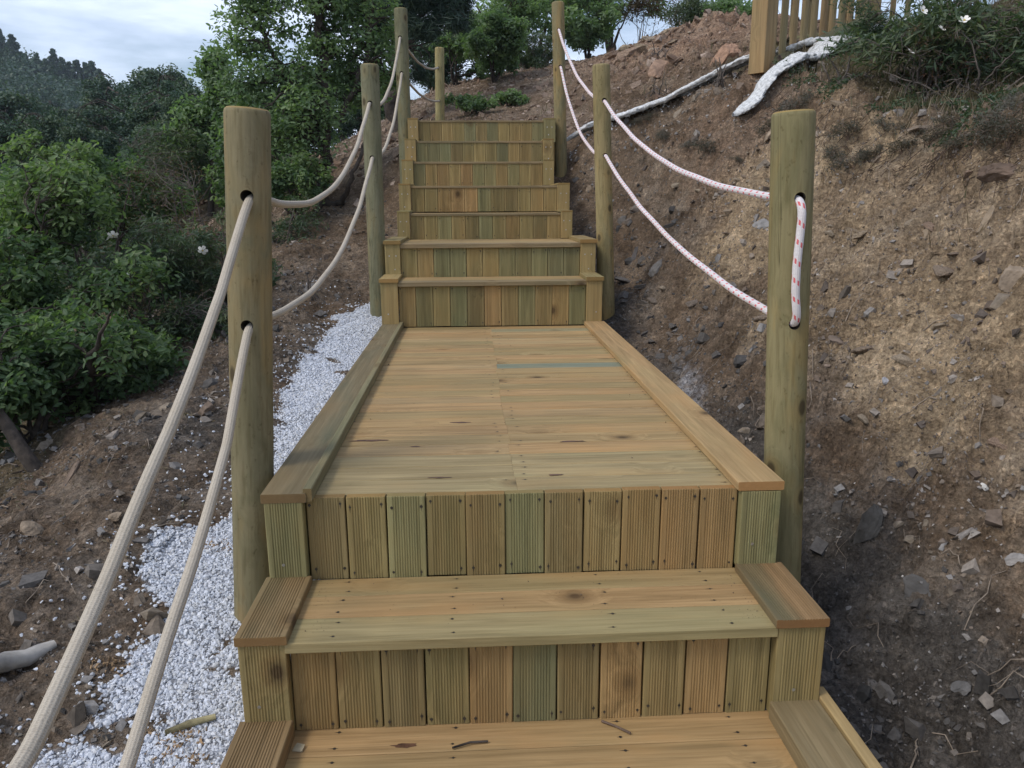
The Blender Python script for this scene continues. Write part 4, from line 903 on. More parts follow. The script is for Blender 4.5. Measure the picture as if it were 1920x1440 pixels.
# the oak by the left handrail
b0 = at(606, 440, 7.0); b0.z = Hs(b0.x, b0.y)
tr = [tuple(b0 - Vector((0, 0, .1))), tuple(at(600, 380, 7.0)), tuple(at(612, 300, 7.0)), tuple(at(612, 200, 7.0)), tuple(at(600, 90, 7.05)), tuple(at(590, -20, 7.1)), tuple(at(600, -140, 7.1))]
tr2 = [tuple(b0), tuple(at(640, 380, 6.9)), tuple(at(665, 320, 6.8)), tuple(at(690, 250, 6.9))]
tr3 = [tuple(at(610, 230, 7.0)), tuple(at(540, 150, 7.0)), tuple(at(490, 60, 7.0)), tuple(at(470, -20, 7.0))]
tr4 = [tuple(at(608, 260, 7.0)), tuple(at(660, 180, 7.1)), tuple(at(690, 90, 7.2)), tuple(at(700, -20, 7.2))]
def bl(px, py, y, rx, rz, w, ry=None): return (tuple(at(px, py, y)), (rx, ry or rx * .55, rz), w)
plant('oak_tree', tuple(b0), [(tr, .055, .018), (tr2, .03, .012), (tr3, .03, .01), (tr4, .03, .01)],
      [bl(470, 60, 7.0, .26, .36, 1.2), bl(455, 170, 6.9, .16, .2, .35), bl(520, 170, 6.9, .3, .3, 1.3), bl(580, 60, 7.1, .5, .45, 2.4), bl(660, 60, 7.3, .42, .45, 1.8), bl(560, 230, 6.8, .32, .25, 1.2), bl(640, 165, 7.2, .30, .22, .8),
       bl(600, -80, 7.1, .8, .4, 2.5), bl(500, -60, 7.0, .4, .3, 1.), bl(700, 120, 7.5, .25, .4, .9), bl(480, 240, 6.9, .2, .15, .4), bl(580, 300, 6.9, .18, .12, .3)],
      290, 85, None, .022, .15, M_LTREE, M_BARK, 'leafy oak with dark forked trunk behind the left handrail', 'tree', seed=3, tipfrac=.3, twig=.007)
# second, lighter sapling left of it
bb = at(395, 420, 9.5)
plant('oak_tree', (bb.x, bb.y, Hs(bb.x, bb.y)), [([(bb.x, bb.y, Hs(bb.x, bb.y) - .1), tuple(at(400, 300, 9.5)), tuple(at(410, 200, 9.5)), tuple(at(408, 110, 9.5))], .04, .01)],
      [bl(405, 130, 9.5, .16, .18, 1), bl(420, 190, 9.5, .25, .25, 1.5), bl(370, 235, 9.4, .35, .25, 1.6), bl(440, 260, 9.5, .3, .25, 1)], 110, 60, None, .03, .14, M_LTREE, M_BARK, 'slender young oak showing a narrow top against the sky left of the larger oak', 'tree', seed=5, tipfrac=.15)
# pine behind the post at the top left
pb = at(738, 230, 10.0); pb.z = Hs(pb.x, pb.y)
def pb_(px, py, y=10.0): return tuple(at(px, py, y))
plant('pine_tree', tuple(pb), [([tuple(pb - Vector((0, 0, .1))), pb_(740, 120), pb_(745, 40), pb_(735, -60), pb_(740, -200)], .09, .04),
      ([pb_(742, 100), pb_(790, 60), pb_(830, 20), pb_(875, -15)], .03, .008), ([pb_(744, 60), pb_(800, 25), pb_(850, -30), pb_(900, -60)], .03, .008),
      ([pb_(742, 30), pb_(700, 0), pb_(660, -50)], .03, .01), ([pb_(740, 90), pb_(775, 88), pb_(810, 78)], .018, .006)],
      [bl(790, 45, 10, .22, .16, 1.1), bl(840, 10, 10, .28, .16, 1.3), bl(800, -50, 10, .6, .35, 2.5), bl(700, -40, 10, .5, .4, 2.5), bl(772, 20, 9.9, .2, .2, .9), bl(862, 38, 9.9, .12, .07, .4), bl(715, 60, 10.1, .2, .25, .8), bl(760, -160, 10, .8, .5, 2.4), bl(780, 130, 10.1, .1, .14, .35)],
      170, 260, None, .07, .13, M_NEED, M_BARK, 'dark pine with drooping needle branches behind the tall post at the top left', 'tree', seed=8, tipfrac=.1, shape='needle', twig=.009)

S = shrub
S(60, 400, 4.6, .42, .34, 'bright tipped oak shrub at the left edge of the photo', seed=11, tipf=.6, ncl=120)
S(125, 345, 5.6, .34, .28, 'pale green tipped oak shrub right of the one at the left edge', seed=12, tipf=.7, ncl=80)
S(150, 640, 3.9, .46, .30, 'large dense green shrub at left above the rocky slope', seed=13, ncl=140, nper=80)
S(20, 690, 3.5, .34, .28, 'dark oak shrub in the lower left over a leaning trunk', seed=14, ncl=110)
S(30, 560, 4.2, .40, .30, 'dark oak shrub in the middle of the left edge', seed=24, ncl=110)
S(255, 500, 4.8, .40, .34, 'green rockrose shrub with several white flowers left of the near post', 'cistus', 15, 110, 75, fl=[tuple(at(238, 518, 4.35)), tuple(at(212, 442, 4.4)), tuple(at(205, 447, 4.45)), tuple(at(380, 470, 4.6))])
S(330, 600, 4.6, .34, .22, 'low rockrose shrub under the beige rope', 'cistus', 16, 90, 70)
S(350, 400, 5.6, .42, .42, 'brown twiggy shrub with reddish leaves left of the near left post', 'red', 17, 90, 45, tipf=.2, stems=11)
S(420, 520, 5.0, .30, .34, 'dark rockrose shrub directly behind the near left post', 'cistus', 18, 80, 70)
S(540, 440, 6.2, .30, .30, 'small broadleaf shrub between the two left posts', 'cistus', 19, 55, 50)
S(560, 345, 6.6, .30, .26, 'bright green oak shoots under the large oak', seed=20, tipf=.6, ncl=60)
S(545, 240, 8.4, .34, .3, 'oak shrub in the shade behind the large oak', seed=21, ncl=60, size=.026)
S(590, 585, 4.95, .10, .05, 'small green herb beside the top of the white gravel', 'cistus', 22, 22, 40, size=.016, crad=.05, stems=3, name='herb', cat='herb')
S(230, 400, 6.8, .5, .42, 'oak shrub rising between the two bright tipped ones and the twiggy one', seed=23, ncl=110, size=.026)
S(300, 300, 9.5, .8, .6, 'broad grey green shrub at mid distance left of the near left post', 'cistus', 25, 120, 80, size=.032, crad=.2)
S(460, 330, 8.2, .55, .5, 'dark oak shrub behind the top of the near left post', seed=26, ncl=110, size=.028)
S(400, 560, 6.2, .35, .3, 'grey green shrub half hidden behind the near left rope', 'cistus', 27, 70, 60)

S(925, 85, 11.6, .42, .34, 'rounded dark green bush on the crest above the top step', seed=31, ncl=130, nper=110, size=.028, crad=.12, tipf=.1)
S(850, 95, 12.2, .38, .36, 'loose green bush left of the rounded bush on the crest', seed=32, ncl=70, nper=70, size=.032)
S(1000, 95, 12.4, .42, .40, 'grey green bush behind the tall top right post', 'cistus', 33, 80, 80, size=.032)
S(960, 25, 13.5, .75, .40, 'leafy oak crown above the rounded bush', seed=34, ncl=80, nper=80, size=.036, crad=.2, name='oak_tree', cat='tree')
S(1105, 50, 13.4, .50, .42, 'dense dark oak just right of the tall top right post', seed=35, ncl=100, nper=90, size=.034, crad=.16, name='oak_tree', cat='tree')
S(1200, 10, 14.0, .55, .36, 'thin reddish stemmed shrub against the sky on the crest', 'red', 36, 60, 45, size=.035, crad=.18, stems=9)
S(1150, 5, 14.6, .7, .35, 'loose oak crown with sky showing through on the crest', seed=37, ncl=50, nper=60, size=.04, crad=.2, name='oak_tree', cat='tree')
S(1290, 25, 13.0, .62, .30, 'broad grey green thicket on the crest above the orange earth', 'cistus', 38, 110, 90, size=.036, crad=.17)
S(1375, 30, 12.4, .42, .30, 'dark bush on the crest beside the railing corner post', seed=39, ncl=80, nper=90, size=.034, crad=.15)
S(1000, -30, 15.5, 1.4, .5, 'wide oak crown at the top edge above the stairs', seed=42, ncl=110, nper=80, size=.045, crad=.25, name='oak_tree', cat='tree')
S(885, 192, 9.6, .24, .09, 'low bright green plant beside the farthest post', seed=40, ncl=34, nper=60, size=.022, crad=.07, stems=3, tipf=.3, name='creeping_plant', cat='plant')
S(955, 182, 9.9, .22, .07, 'low bright green plant above the top step right of the first one', seed=41, ncl=30, nper=60, size=.022, crad=.07, stems=3, tipf=.4, name='creeping_plant', cat='plant')
S(1750, 70, 4.7, .42, .30, 'tall rockrose bush with white flowers overhanging the bank at the upper right', 'cistus', 51, 120, 60, size=.032, crad=.13, stems=14, tipf=.55,
  fl=[tuple(at(1808, 38, 4.3)), tuple(at(1707, 98, 4.3)), tuple(at(1765, 55, 4.35)), tuple(at(1730, 20, 4.4))])
S(1830, 120, 4.4, .28, .22, 'dry twiggy bush at the right edge behind the rockrose', 'red', 52, 60, 30, stems=14)
S(1650, 60, 5.6, .30, .28, 'rockrose bush between the railing and the taller flowering bush', 'cistus', 53, 60, 55, stems=8)
S(1720, 205, 4.6, .24, .08, 'low grey green sprigs at the foot of the flowering rockrose', 'cistus', 54, 34, 40, size=.018, crad=.07)
S(1235, 265, 7.4, .15, .06, 'small grey tuft on the bank left of the second gravel strip', 'cistus', 55, 20, 50, size=.015, crad=.06, name='herb', cat='herb')
S(1348, 195, 6.2, .07, .05, 'tiny green tuft between the two gravel strips', 'cistus', 56, 12, 50, size=.014, crad=.04, name='herb', cat='herb')
S(1570, 235, 5.0, .22, .05, 'low heather like mat behind the near right post', 'cistus', 57, 34, 50, size=.013, crad=.06, name='herb', cat='herb')
S(1230, 140, 9.2, .22, .10, 'grey green sprawling sprigs on the slope before the orange earth', 'cistus', 58, 24, 40, size=.02, crad=.09, name='herb', cat='herb')

hq = plant('heather', (0, 0, 0), [([(0, 0, -.03), (.02 * math.cos(k_), .02 * math.sin(k_), .02), (.08 * math.cos(k_), .08 * math.sin(k_), .05)], .003, .0015) for k_ in range(7)],
    [((.09 * math.cos(k_ * 1.1), .06 * math.sin(k_ * 1.1), .04), (.07, .05, .035), 1) for k_ in range(6)], 40, 34, None, .010, .05, M_HEA, M_DRY, 'x', 'heather', None, 91, .25, twig=.0018, shape='narrow', trunk_name='stems', crown_name='foliage')
rgh = np.random.default_rng(12); first = True
HE = [(1240, 262), (1290, 275), (1330, 290), (1390, 305), (1560, 300), (1600, 320), (1640, 295), (1690, 290), (1740, 275), (1790, 285), (1840, 262), (1890, 280), (1660, 250), (1780, 240), (1870, 235), (1590, 262), (1210, 235), (1450, 245), (1500, 205), (1905, 200)]
for (px, py) in HE:
    v = (at(px, py, 3) - CAMP).normalized(); tt = np.arange(1.5, 22, .01); hit = np.nonzero(CAMP.z + v.z * tt < H(CAMP.x + v.x * tt, v.y * tt))[0]
    if not len(hit): continue
    x_, y_ = CAMP.x + v.x * tt[hit[0]], v.y * tt[hit[0]]
    if first: o = hq; first = False
    else:
        o = hq.copy(); COL.objects.link(o)
        for ch in hq.children: c = ch.copy(); COL.objects.link(c); c.parent = o
    s_ = rgh.uniform(.45, .95); o.location = (x_, y_, Hs(x_, y_)); o.scale = (s_, s_, s_ * rgh.uniform(.6, 1.1)); o.rotation_euler = (rgh.normal() * .1, -.3, rgh.uniform(0, 6.3))
    tag(o, 'low grey brown heather tuft on the turf edge above the right bank', 'heather', 'heather tufts along the turf edge')

# leaning trunk at the far left
lt = MB(); a0 = at(75, 880, 3.1); a0.z = Hs(a0.x, a0.y) - .05
V, F, _ = tube([a0, at(45, 850, 3.1), at(15, 800, 3.15), at(-30, 740, 3.2), at(-60, 640, 3.3)], [.032, .028, .026, .024, .02], 10, rough=.08); lt.add(V, F)
tag(link('bare_trunk', lt.mesh('bare_trunk', True), M_BARK), 'bare dark trunk leaning out of the slope at the left edge', 'trunk')

# scrub trees on the slope and beyond: three kinds, copied
def proto(seed, mat, size, hgt, conif=False):
    rg = np.random.default_rng(seed); st = [([(0, 0, -.2), (rg.normal() * .1, rg.normal() * .1, hgt * .5), (0, 0, hgt * .85)], .05 * hgt, .02)]
    if conif: bls = [((0, 0, hgt * f), (hgt * .40 * (1.05 - f), hgt * .40 * (1.05 - f), hgt * .10), 1.5 - f) for f in (.22, .36, .5, .62, .74, .85, .94)]
    else: bls = [((rg.normal() * hgt * .2, rg.normal() * hgt * .2, hgt * rg.uniform(.4, .82)), (hgt * .22, hgt * .22, hgt * .17), 1) for _ in range(7)]
    return st, bls
far = []
for i, (con, hg) in enumerate([(False, 2.4), (False, 2.0), (True, 4.2)]):
    st, bls = proto(60 + i, None, .1, hg, con)
    r = plant('scrub_tree' if not con else 'conifer', (0, 0, 0), st, bls, 150 if not con else 230, 210 if not con else 60, None, .034 if not con else .075, .25 if not con else .17, M_LFAR, M_BARK, 'x', 'tree', None, 70 + i, .25 if not con else .05, twig=.015, shape='q')
    far.append(r)
def copy_tree(src, name=None):
    r = src.copy(); COL.objects.link(r)
    for ch in src.children:
        c = ch.copy(); COL.objects.link(c); c.parent = r
    return r
rg = np.random.default_rng(5); used = set()
spots = []
for (px, py, yy, k, s_) in [(30, 240, 20, 0, 1.0), (120, 255, 22, 1, 1.0), (200, 260, 17, 0, .8), (250, 205, 26, 1, 1.3), (300, 180, 24, 0, 1.3), (350, 195, 21, 1, 1.2), (400, 215, 18, 0, .95), (440, 200, 22, 1, 1.0),
        (270, 260, 15, 1, .75), (60, 300, 13, 0, .7), (180, 310, 13, 1, .7), (340, 250, 14, 0, .7), (480, 180, 20, 0, 1.0), (550, 160, 22, 1, 1.1), (640, 150, 20, 0, 1.1), (20, 340, 10, 1, .55), (10, 200, 32, 1, 1.5), (90, 215, 36, 0, 1.6), (160, 235, 30, 1, 1.3),
        (700, 170, 17, 1, .8), (500, 260, 13, 0, .6), (420, 270, 12, 1, .55), (230, 170, 44, 0, 1.5), (270, 160, 40, 1, 1.6), (820, 130, 16, 0, .8)]:
    p_ = at(px, py, yy); spots.append((p_.x, p_.y, k, s_ * 1.0, p_.z))
for (x_, y_, k, s_, zt) in spots:
    src = far[k]; o = src if k not in used else copy_tree(src); used.add(k)
    gz = Hs(x_, y_); hg = [2.4, 2.0, 4.2][k] * s_
    zb = gz if zt < gz + hg * 1.4 else gz
    sc = min(max(s_ * .8, (zt - gz + .15 * hg) / ([2.4, 2.0][k] * .95)), s_ * 1.7) if zt > gz else s_ * .7
    o.location = (x_, y_, zb - .1); o.scale = (min(sc, s_ * 1.5),) * 2 + (sc,); o.rotation_euler = (0, 0, rg.uniform(0, 6.3))
    tag(o, 'blue green scrub oak on the valley side left of the stairs', 'tree', 'scrub oaks on the valley side')
first = True
for (px, d) in [(8, 150), (30, 154), (50, 150), (72, 152), (88, 150), (103, 155), (118, 150), (130, 152), (145, 150), (160, 153), (172, 150), (186, 148), (198, 146), (212, 142), (222, 140)]:
    p_ = at(px, 130, d); o = far[2] if first else copy_tree(far[2]); first = False
    o.location = (p_.x, p_.y, Hs(p_.x, p_.y) - .3); s_ = rg.uniform(1.3, 2.1); o.scale = (s_, s_, s_ * rg.uniform(.9, 1.2)); o.rotation_euler = (0, 0, rg.uniform(0, 6.3))
    tag(o, 'dark conifer on the skyline of the far ridge', 'tree', 'conifers along the far ridge')
# the wooded far hillside, one mass
rgx = np.random.default_rng(15); n = 5200
x = rgx.uniform(-150, -8, n); y = 42 + 128 * rgx.random(n); g_ = fbm(x, y, .05, 3, 99)
k = (g_ > -.30) & (x / y < -.12) & (x / y > -1.0); x, y = x[k], y[k]; z = H(x, y); hg = rgx.uniform(1.8, 4.2, len(x)) * (.5 + y / 170)
C = []; R_ = []
for i in range(5):
    C.append(np.c_[x + rgx.normal(size=len(x)) * hg * .28, y + rgx.normal(size=len(x)) * hg * .28, z + hg * rgx.uniform(.3, .85, len(x))]); R_.append(hg * rgx.uniform(.28, .45, len(x)))
C = np.concatenate(C); R_ = np.concatenate(R_)
V, F, A = leaf_cloud(C, R_, 44, .09 + .0014 * np.tile(y, 5), (rgx.random(len(C)) < .12) * .5, 'q', up=.6, seed=77)
tag(link('distant_woodland', fast_mesh('distant_woodland', V, F, 4, None, False, {'tint': A}), M_LFAR), 'dense dark woodland covering the far hillside at the upper left', 'woodland', kind='stuff')

ru = np.random.default_rng(27); n = 1500; x = ru.uniform(-22, -3.0, n); y = ru.uniform(-2, 16, n); k = (x < -3.1 - .05 * y) & (fbm(x, y, .35, 3, 71) > -.22); x, y = x[k], y[k]; z = H(x, y)
C = np.concatenate([np.c_[x + ru.normal(size=len(x)) * .25, y + ru.normal(size=len(x)) * .25, z + ru.uniform(.05, .55, len(x))] for _ in range(3)])
V, F, A = leaf_cloud(C, ru.uniform(.16, .34, len(C)), 70, .035, (ru.random(len(C)) < .2) * .6, 'q', up=.5, seed=78)
tag(link('undergrowth', fast_mesh('undergrowth', V, F, 4, None, False, {'tint': A}), M_LCIS), 'tangled green undergrowth filling the slope below the shrubs on the left', 'undergrowth', kind='stuff')

# ------------------------------------------------------------------ ground cover, roots and litter
def blades(n, x, y, hmin, hmax, w, mat, name, label, cat, lean=.5):
    z = H(x, y); n = len(x); a = RNG.uniform(0, 6.28, n); h = RNG.uniform(hmin, hmax, n); ln = RNG.uniform(.1, lean, n) * h
    d = np.c_[np.cos(a), np.sin(a)]; s = np.c_[-d[:, 1], d[:, 0]] * w
    b = np.c_[x, y, z - .005]
    V = np.stack([b + np.c_[s, np.zeros(n)], b - np.c_[s, np.zeros(n)], b + np.c_[d * ln[:, None] * .45 - s * .6, h * .6], b + np.c_[d * ln[:, None] * .45 + s * .6, h * .6], b + np.c_[d * ln[:, None], h]], 1)
    i = (np.arange(n) * 5)[:, None]; F4 = i + np.array([[0, 1, 2, 3]]); F3 = i + np.array([[3, 2, 4]])
    t_ = RNG.random(n); A = np.repeat(np.c_[t_, (RNG.random(n) < .2) * .7, t_ * 0], 5, 0)
    o = link(name, fast_mesh(name, V.reshape(-1, 3), [F4, F3], 0, None, False, {'tint': A}), mat); return tag(o, label, cat, kind='stuff')
M_STRAW = leaf_mat('dry_grass', (.11, .085, .05), (.22, .175, .11), (.075, .10, .045), .2)
n = 60000; x = RNG.uniform(1.75, 5.2, n); y = 1.6 + 5.2 * RNG.random(n)
k = (sstep(2.0, 2.4, x) * .8 + .05 > RNG.random(n)) & (fbm(x, y, 2.2, 3, 61) > -.12) & (strip_mask(x, y) < .1); x, y = x[k], y[k]
blades(n, x, y, .03, .11, .0021, M_STRAW, 'dry_grass', 'dry grass and small weeds along the top of the cut bank', 'grass', 1.2)
n = 9000; x = RNG.uniform(-6, 4, n); y = RNG.uniform(7.5, 15, n); k = clear_of_stairs(x, y) & (fbm(x, y, 1.1, 3, 62) > .08); x, y = x[k], y[k]
blades(n, x, y, .04, .13, .003, M_STRAW, 'slope_grass', 'sparse dry grass on the slope beyond the top step', 'grass', 1.2)
n = 30000; x = RNG.uniform(1.9, 3.6, n); y = RNG.uniform(2.2, 6.5, n); k = (fbm(x, y, 1.8, 3, 63) > .10) & (x > 2.05); x, y = x[k], y[k]
z = H(x, y); V, F, A = leaf_cloud(np.c_[x, y, z + .015], np.full(len(x), .03), 3, .010, None, 'leaf', seed=81)
tag(link('ground_cover', fast_mesh('ground_cover', V, F, 4, None, False, {'tint': A}), M_LCIS), 'low grey green ground cover on the turf above the bank', 'ground cover', kind='stuff')
n = 5200; x = RNG.uniform(-3.4, -1.1, n); y = 1.0 + 5 * RNG.random(n); k = (fbm(x, y, 2.4, 3, 64) > .0) & (gravel_mask(x, y) < .1); x, y = x[k], y[k]
z = H(x, y); V, F, A = leaf_cloud(np.c_[x, y, z + .008], np.full(len(x), .02), 2, .012, None, 'narrow', seed=82)
tag(link('leaf_litter', fast_mesh('leaf_litter', V, F, 4, None, False, {'tint': A}), M_STRAW), 'dry leaf litter over the slope left of the gravel', 'leaf litter', kind='stuff')
# fine roots and twigs
mb = MB(); rg = np.random.default_rng(44)
for i in range(420):
    if rg.random() < .6: x_, y_ = rg.uniform(.9, 2.4), rg.uniform(1.4, 5.5)
    else: x_, y_ = rg.uniform(-3, -1.05), rg.uniform(1.1, 5.5)
    L = rg.uniform(.03, .16); a = rg.uniform(0, 6.28); n_ = 6; t_ = np.linspace(0, 1, n_)
    xs = x_ + np.cos(a) * L * t_ + rg.normal(size=n_) * L * .07; ys = y_ + np.sin(a) * L * t_ + rg.normal(size=n_) * L * .07
    zs = H(xs, ys) + .004 + np.sin(t_ * np.pi) * rg.uniform(0, .03); V, F, _ = tube(np.c_[xs, ys, zs], rg.uniform(.0008, .0026) * np.linspace(1, .5, n_), 5); mb.add(V, F)
tag(link('twigs_and_roots', mb.mesh('twigs_and_roots', True), flat_mat('pale_root', (.26, .21, .16), .9, .4, 30)), 'fine pale twigs and roots lying over the bank and slope', 'twigs', kind='stuff')
# dark roots hanging under the turf edge
mb = MB()
for i in range(380):
    y_ = rg.uniform(1.8, 5.4); x_ = 2.06 - .06 * (y_ - 3) + rg.normal() * .07; L = rg.uniform(.04, .14); n_ = 5; t_ = np.linspace(0, 1, n_)
    z0 = Hs(x_, y_) + .01; xs = x_ - t_ * L * rg.uniform(.3, 1.1); ys = y_ + rg.normal() * .07 * t_ + .012 * np.cumsum(rg.normal(size=n_)); xs = xs + .012 * np.cumsum(rg.normal(size=n_))
    zs = z0 - t_ * L * rg.uniform(.4, 1.2); zs = np.maximum(zs, H(xs, ys) + .004); V, F, _ = tube(np.c_[xs, ys, zs], rg.uniform(.0007, .002), 4); mb.add(V, F)
tag(link('hanging_roots', mb.mesh('hanging_roots', True), flat_mat('dark_root', (.07, .045, .03), .95, .4, 30)), 'dark roots hanging from the turf edge at the top of the cut bank', 'roots', kind='stuff')

# ------------------------------------------------------------------ rocks and small things
ICO = None
def rock(name, px, py, depth, sx, sy, sz, col, label, group='larger rocks', rot=0., seed=0, tilt=0.):
    import bmesh
    p_ = at(px, py, depth)
    # slide along the view ray until it meets the ground
    v = (p_ - CAMP).normalized(); tt = np.arange(.8, 22, .01); xs = CAMP.x + v.x * tt; ys = CAMP.y + v.y * tt; zs = CAMP.z + v.z * tt
    hit = np.nonzero(zs < H(xs, ys))[0]; j = hit[0] if len(hit) else int((p_ - CAMP).length * 100 - 80)
    x_, y_ = xs[j], ys[j]; z_ = Hs(x_, y_)
    bm = bmesh.new(); bmesh.ops.create_icosphere(bm, subdivisions=4, radius=1)
    V = np.array([v_.co[:] for v_ in bm.verts]); rg_ = np.random.default_rng(seed + 300)
    for _ in range(13):                                                        # flat broken facets
        nn = rg_.normal(size=3); nn /= np.linalg.norm(nn); dd = rg_.uniform(.45, .85); q = V @ nn - dd; V = V - np.outer(np.maximum(q, 0), nn)
    V *= 1 + .16 * fbm(V[:, 0] * 2 + seed, V[:, 1] * 2 + V[:, 2] * 1.7, 1.6, 4, seed)[:, None]
    V *= np.array([sx, sy, sz])
    for v_, c_ in zip(bm.verts, V): v_.co = c_
    me = bpy.data.meshes.new(name); bm.to_mesh(me); bm.free()
    a = me.color_attributes.new('tint', 'FLOAT_COLOR', 'POINT'); A = np.ones((len(V), 4), np.float32); A[:, :3] = col; a.data.foreach_set('color', A.ravel())
    o = link(name, me, M_ROCK); N = normals(np.array([x_]), np.array([y_]))[0]; q = Vector(N).to_track_quat('Z', 'Y'); 
    o.rotation_euler = (q.to_matrix() @ Euler((tilt, 0, rot)).to_matrix()).to_euler(); o.location = Vector((x_, y_, z_)) + Vector(N) * sz * -.35
    tag(o, label, 'rock', group); return o
G_, Bn_, Tn_, Wt_ = (.17, .16, .15), (.16, .12, .09), (.27, .21, .15), (.5, .48, .46)
RK = [(380, 770, 4, .09, .06, .04, Bn_, 'flat brown rock left of the near left post, under the rope'), (215, 980, 2.6, .045, .03, .018, Tn_, 'small tan rock just above the left spill of gravel'),
      (60, 990, 2.6, .05, .035, .02, Tn_, 'tan flake of rock low on the left slope'), (130, 905, 2.9, .07, .025, .016, Bn_, 'long flat brown flake on the left slope'),
      (330, 875, 2.7, .05, .03, .02, G_, 'grey rock between the two near ropes'), (540, 660, 4.3, .05, .03, .015, G_, 'grey flat rock at the top of the gravel'),
      (585, 545, 5.2, .09, .06, .04, G_, 'grey boulder behind the near left post above the gravel'), (530, 530, 5.2, .05, .04, .03, Tn_, 'tan angular rock right beside the near left post'),
      (640, 570, 5.0, .05, .04, .02, Bn_, 'brown rock at the far tip of the gravel'), (1105, 355, 6.4, .07, .05, .05, Tn_, 'pale block of rock behind the second right post'),
      (1230, 510, 4.6, .08, .05, .03, G_, 'grey slab right of the second right post'), (1345, 485, 3.8, .06, .03, .018, G_, 'grey slab under the lower white rope'),
      (1425, 420, 3.6, .06, .04, .035, (.27, .26, .25), 'pale grey ragged rock left of the near right post'), (1190, 480, 5.0, .09, .06, .045, (.11, .10, .095), 'dark slab low on the bank beside the second right post'),
      (1440, 260, 5.0, .07, .045, .02, Tn_, 'tan flat rock left of the top of the near right post'), (1850, 415, 3.0, .09, .05, .045, (.30, .235, .165), 'broad tan ledge of rock on the right bank'),
      (1740, 440, 3.1, .06, .035, .035, (.29, .225, .155), 'tan ledge left of the broad one on the right bank'), (1900, 520, 2.9, .065, .045, .04, (.29, .23, .17), 'tan ledge under the broad one at the right edge'),
      (1890, 1065, 1.9, .045, .022, .012, (.33, .31, .29), 'pale pointed stone in the lower right'), (1845, 920, 2.1, .014, .012, .010, (.62, .60, .56), 'small bright white stone on the right bank'),
      (1660, 715, 2.6, .022, .016, .012, (.38, .38, .40), 'bluish grey pebble in the middle of the right bank'), (1620, 1010, 2.1, .09, .05, .02, (.07, .066, .06), 'dark slab jutting from the bank behind the near right post'),
      (1730, 1110, 1.9, .07, .05, .02, (.10, .095, .09), 'dark grey slab low on the right bank'), (1885, 320, 2.9, .10, .08, .05, (.14, .10, .075), 'brown rock under the turf edge at the right'),
      (1800, 1290, 1.7, .03, .022, .014, (.14, .135, .13), 'dark grey stone in the bottom right corner'), (1590, 1140, 1.9, .016, .012, .009, (.22, .21, .2), 'little grey stone in the dark trench beside the railing post'),
      (1350, 110, 9.5, .25, .2, .12, (.34, .21, .14), 'orange rock breaking out of the earth mound'), (1240, 130, 9.0, .2, .12, .08, (.30, .20, .14), 'orange rock left of the mound'),
      (1575, 640, 2.7, .05, .04, .02, (.18, .14, .11), 'brown rock just right of the near right post')]
for i, (px, py, dp, sx, sy, sz, col, lab) in enumerate(RK):
    rock('rock', px, py, dp, sx, sy, sz, col, lab, rot=rg.uniform(1.2, 1.9) if 'ledge' in lab else rg.uniform(0, 6.28), seed=i * 7 + 1, tilt=rg.uniform(-.2, .2))

def slab_mesh(seed, flat=.32):
    import bmesh
    bm = bmesh.new(); bmesh.ops.create_icosphere(bm, subdivisions=4, radius=1); V = np.array([v_.co[:] for v_ in bm.verts]); g_ = np.random.default_rng(seed)
    for _ in range(16):
        nn = g_.normal(size=3) * [1, 1, .5]; nn /= np.linalg.norm(nn); dd = g_.uniform(.4, .8); q = V @ nn - dd; V = V - np.outer(np.maximum(q, 0), nn)
    V[:, 2] = np.clip(V[:, 2], -.6, .55 + .15 * fbm(V[:, 0], V[:, 1], 2, 3, seed)); V *= 1 + .10 * fbm(V[:, 0] * 3 + seed, V[:, 1] * 3 + V[:, 2] * 2.7, 1.6, 4, seed)[:, None]; V *= [1, .62, flat]
    for v_, c_ in zip(bm.verts, V): v_.co = c_
    me = bpy.data.meshes.new('rock'); bm.to_mesh(me); bm.free(); A = np.ones((len(V), 4), np.float32); A[:, :3] = [(.30, .235, .165), (.25, .195, .145), (.34, .275, .20), (.22, .18, .145), (.28, .20, .145), (.16, .145, .13)][seed % 6]
    a = me.color_attributes.new('tint', 'FLOAT_COLOR', 'POINT'); a.data.foreach_set('color', A.ravel()); me.materials.append(M_ROCK); return me
SL = [slab_mesh(i + 40 * 6) for i in range(6)]
g2_ = np.random.default_rng(321)
def slabs(n, fx, fy, s0, s1, keep, label, group, mi):
    k = 0
    while k < n:
        x_ = g2_.uniform(*fx); y_ = g2_.uniform(*fy)
        if not keep(x_, y_): continue
        o = bpy.data.objects.new('rock', SL[mi[g2_.integers(len(mi))]]); COL.objects.link(o); s_ = s0 + (s1 - s0) * g2_.random() ** 2.2
        o.scale = (s_, s_ * g2_.uniform(.7, 1.2), s_ * g2_.uniform(.6, 1.2)); o.rotation_euler = (g2_.normal() * .14 - .12, g2_.normal() * .14 - .30, g2_.uniform(0, 6.28)); o.location = (x_, y_, Hs(x_, y_) + s_ * .03)
        tag(o, label, 'rock', group); k += 1
band = lambda x_, y_: abs(((Hs(x_, y_) + .30 * x_ + .16 * y_) / .22) % 1 - .5) < .2 and float(fbm(x_, y_, 1.5, 3, 44)) > -.12
slabs(90, (1.3, 2.12), (1.5, 5.3), .018, .085, band, 'tan slab of rock bedded in the right bank', 'slabs bedded in the right bank', [0, 1, 2, 4])
slabs(85, (.95, 2.3), (2.9, 6.2), .018, .075, lambda a, b: a > 1.3 or b > 4, 'brown slab of slate sticking out of the upper part of the right bank', 'slate slabs in the upper right bank', [0, 1, 2, 3])
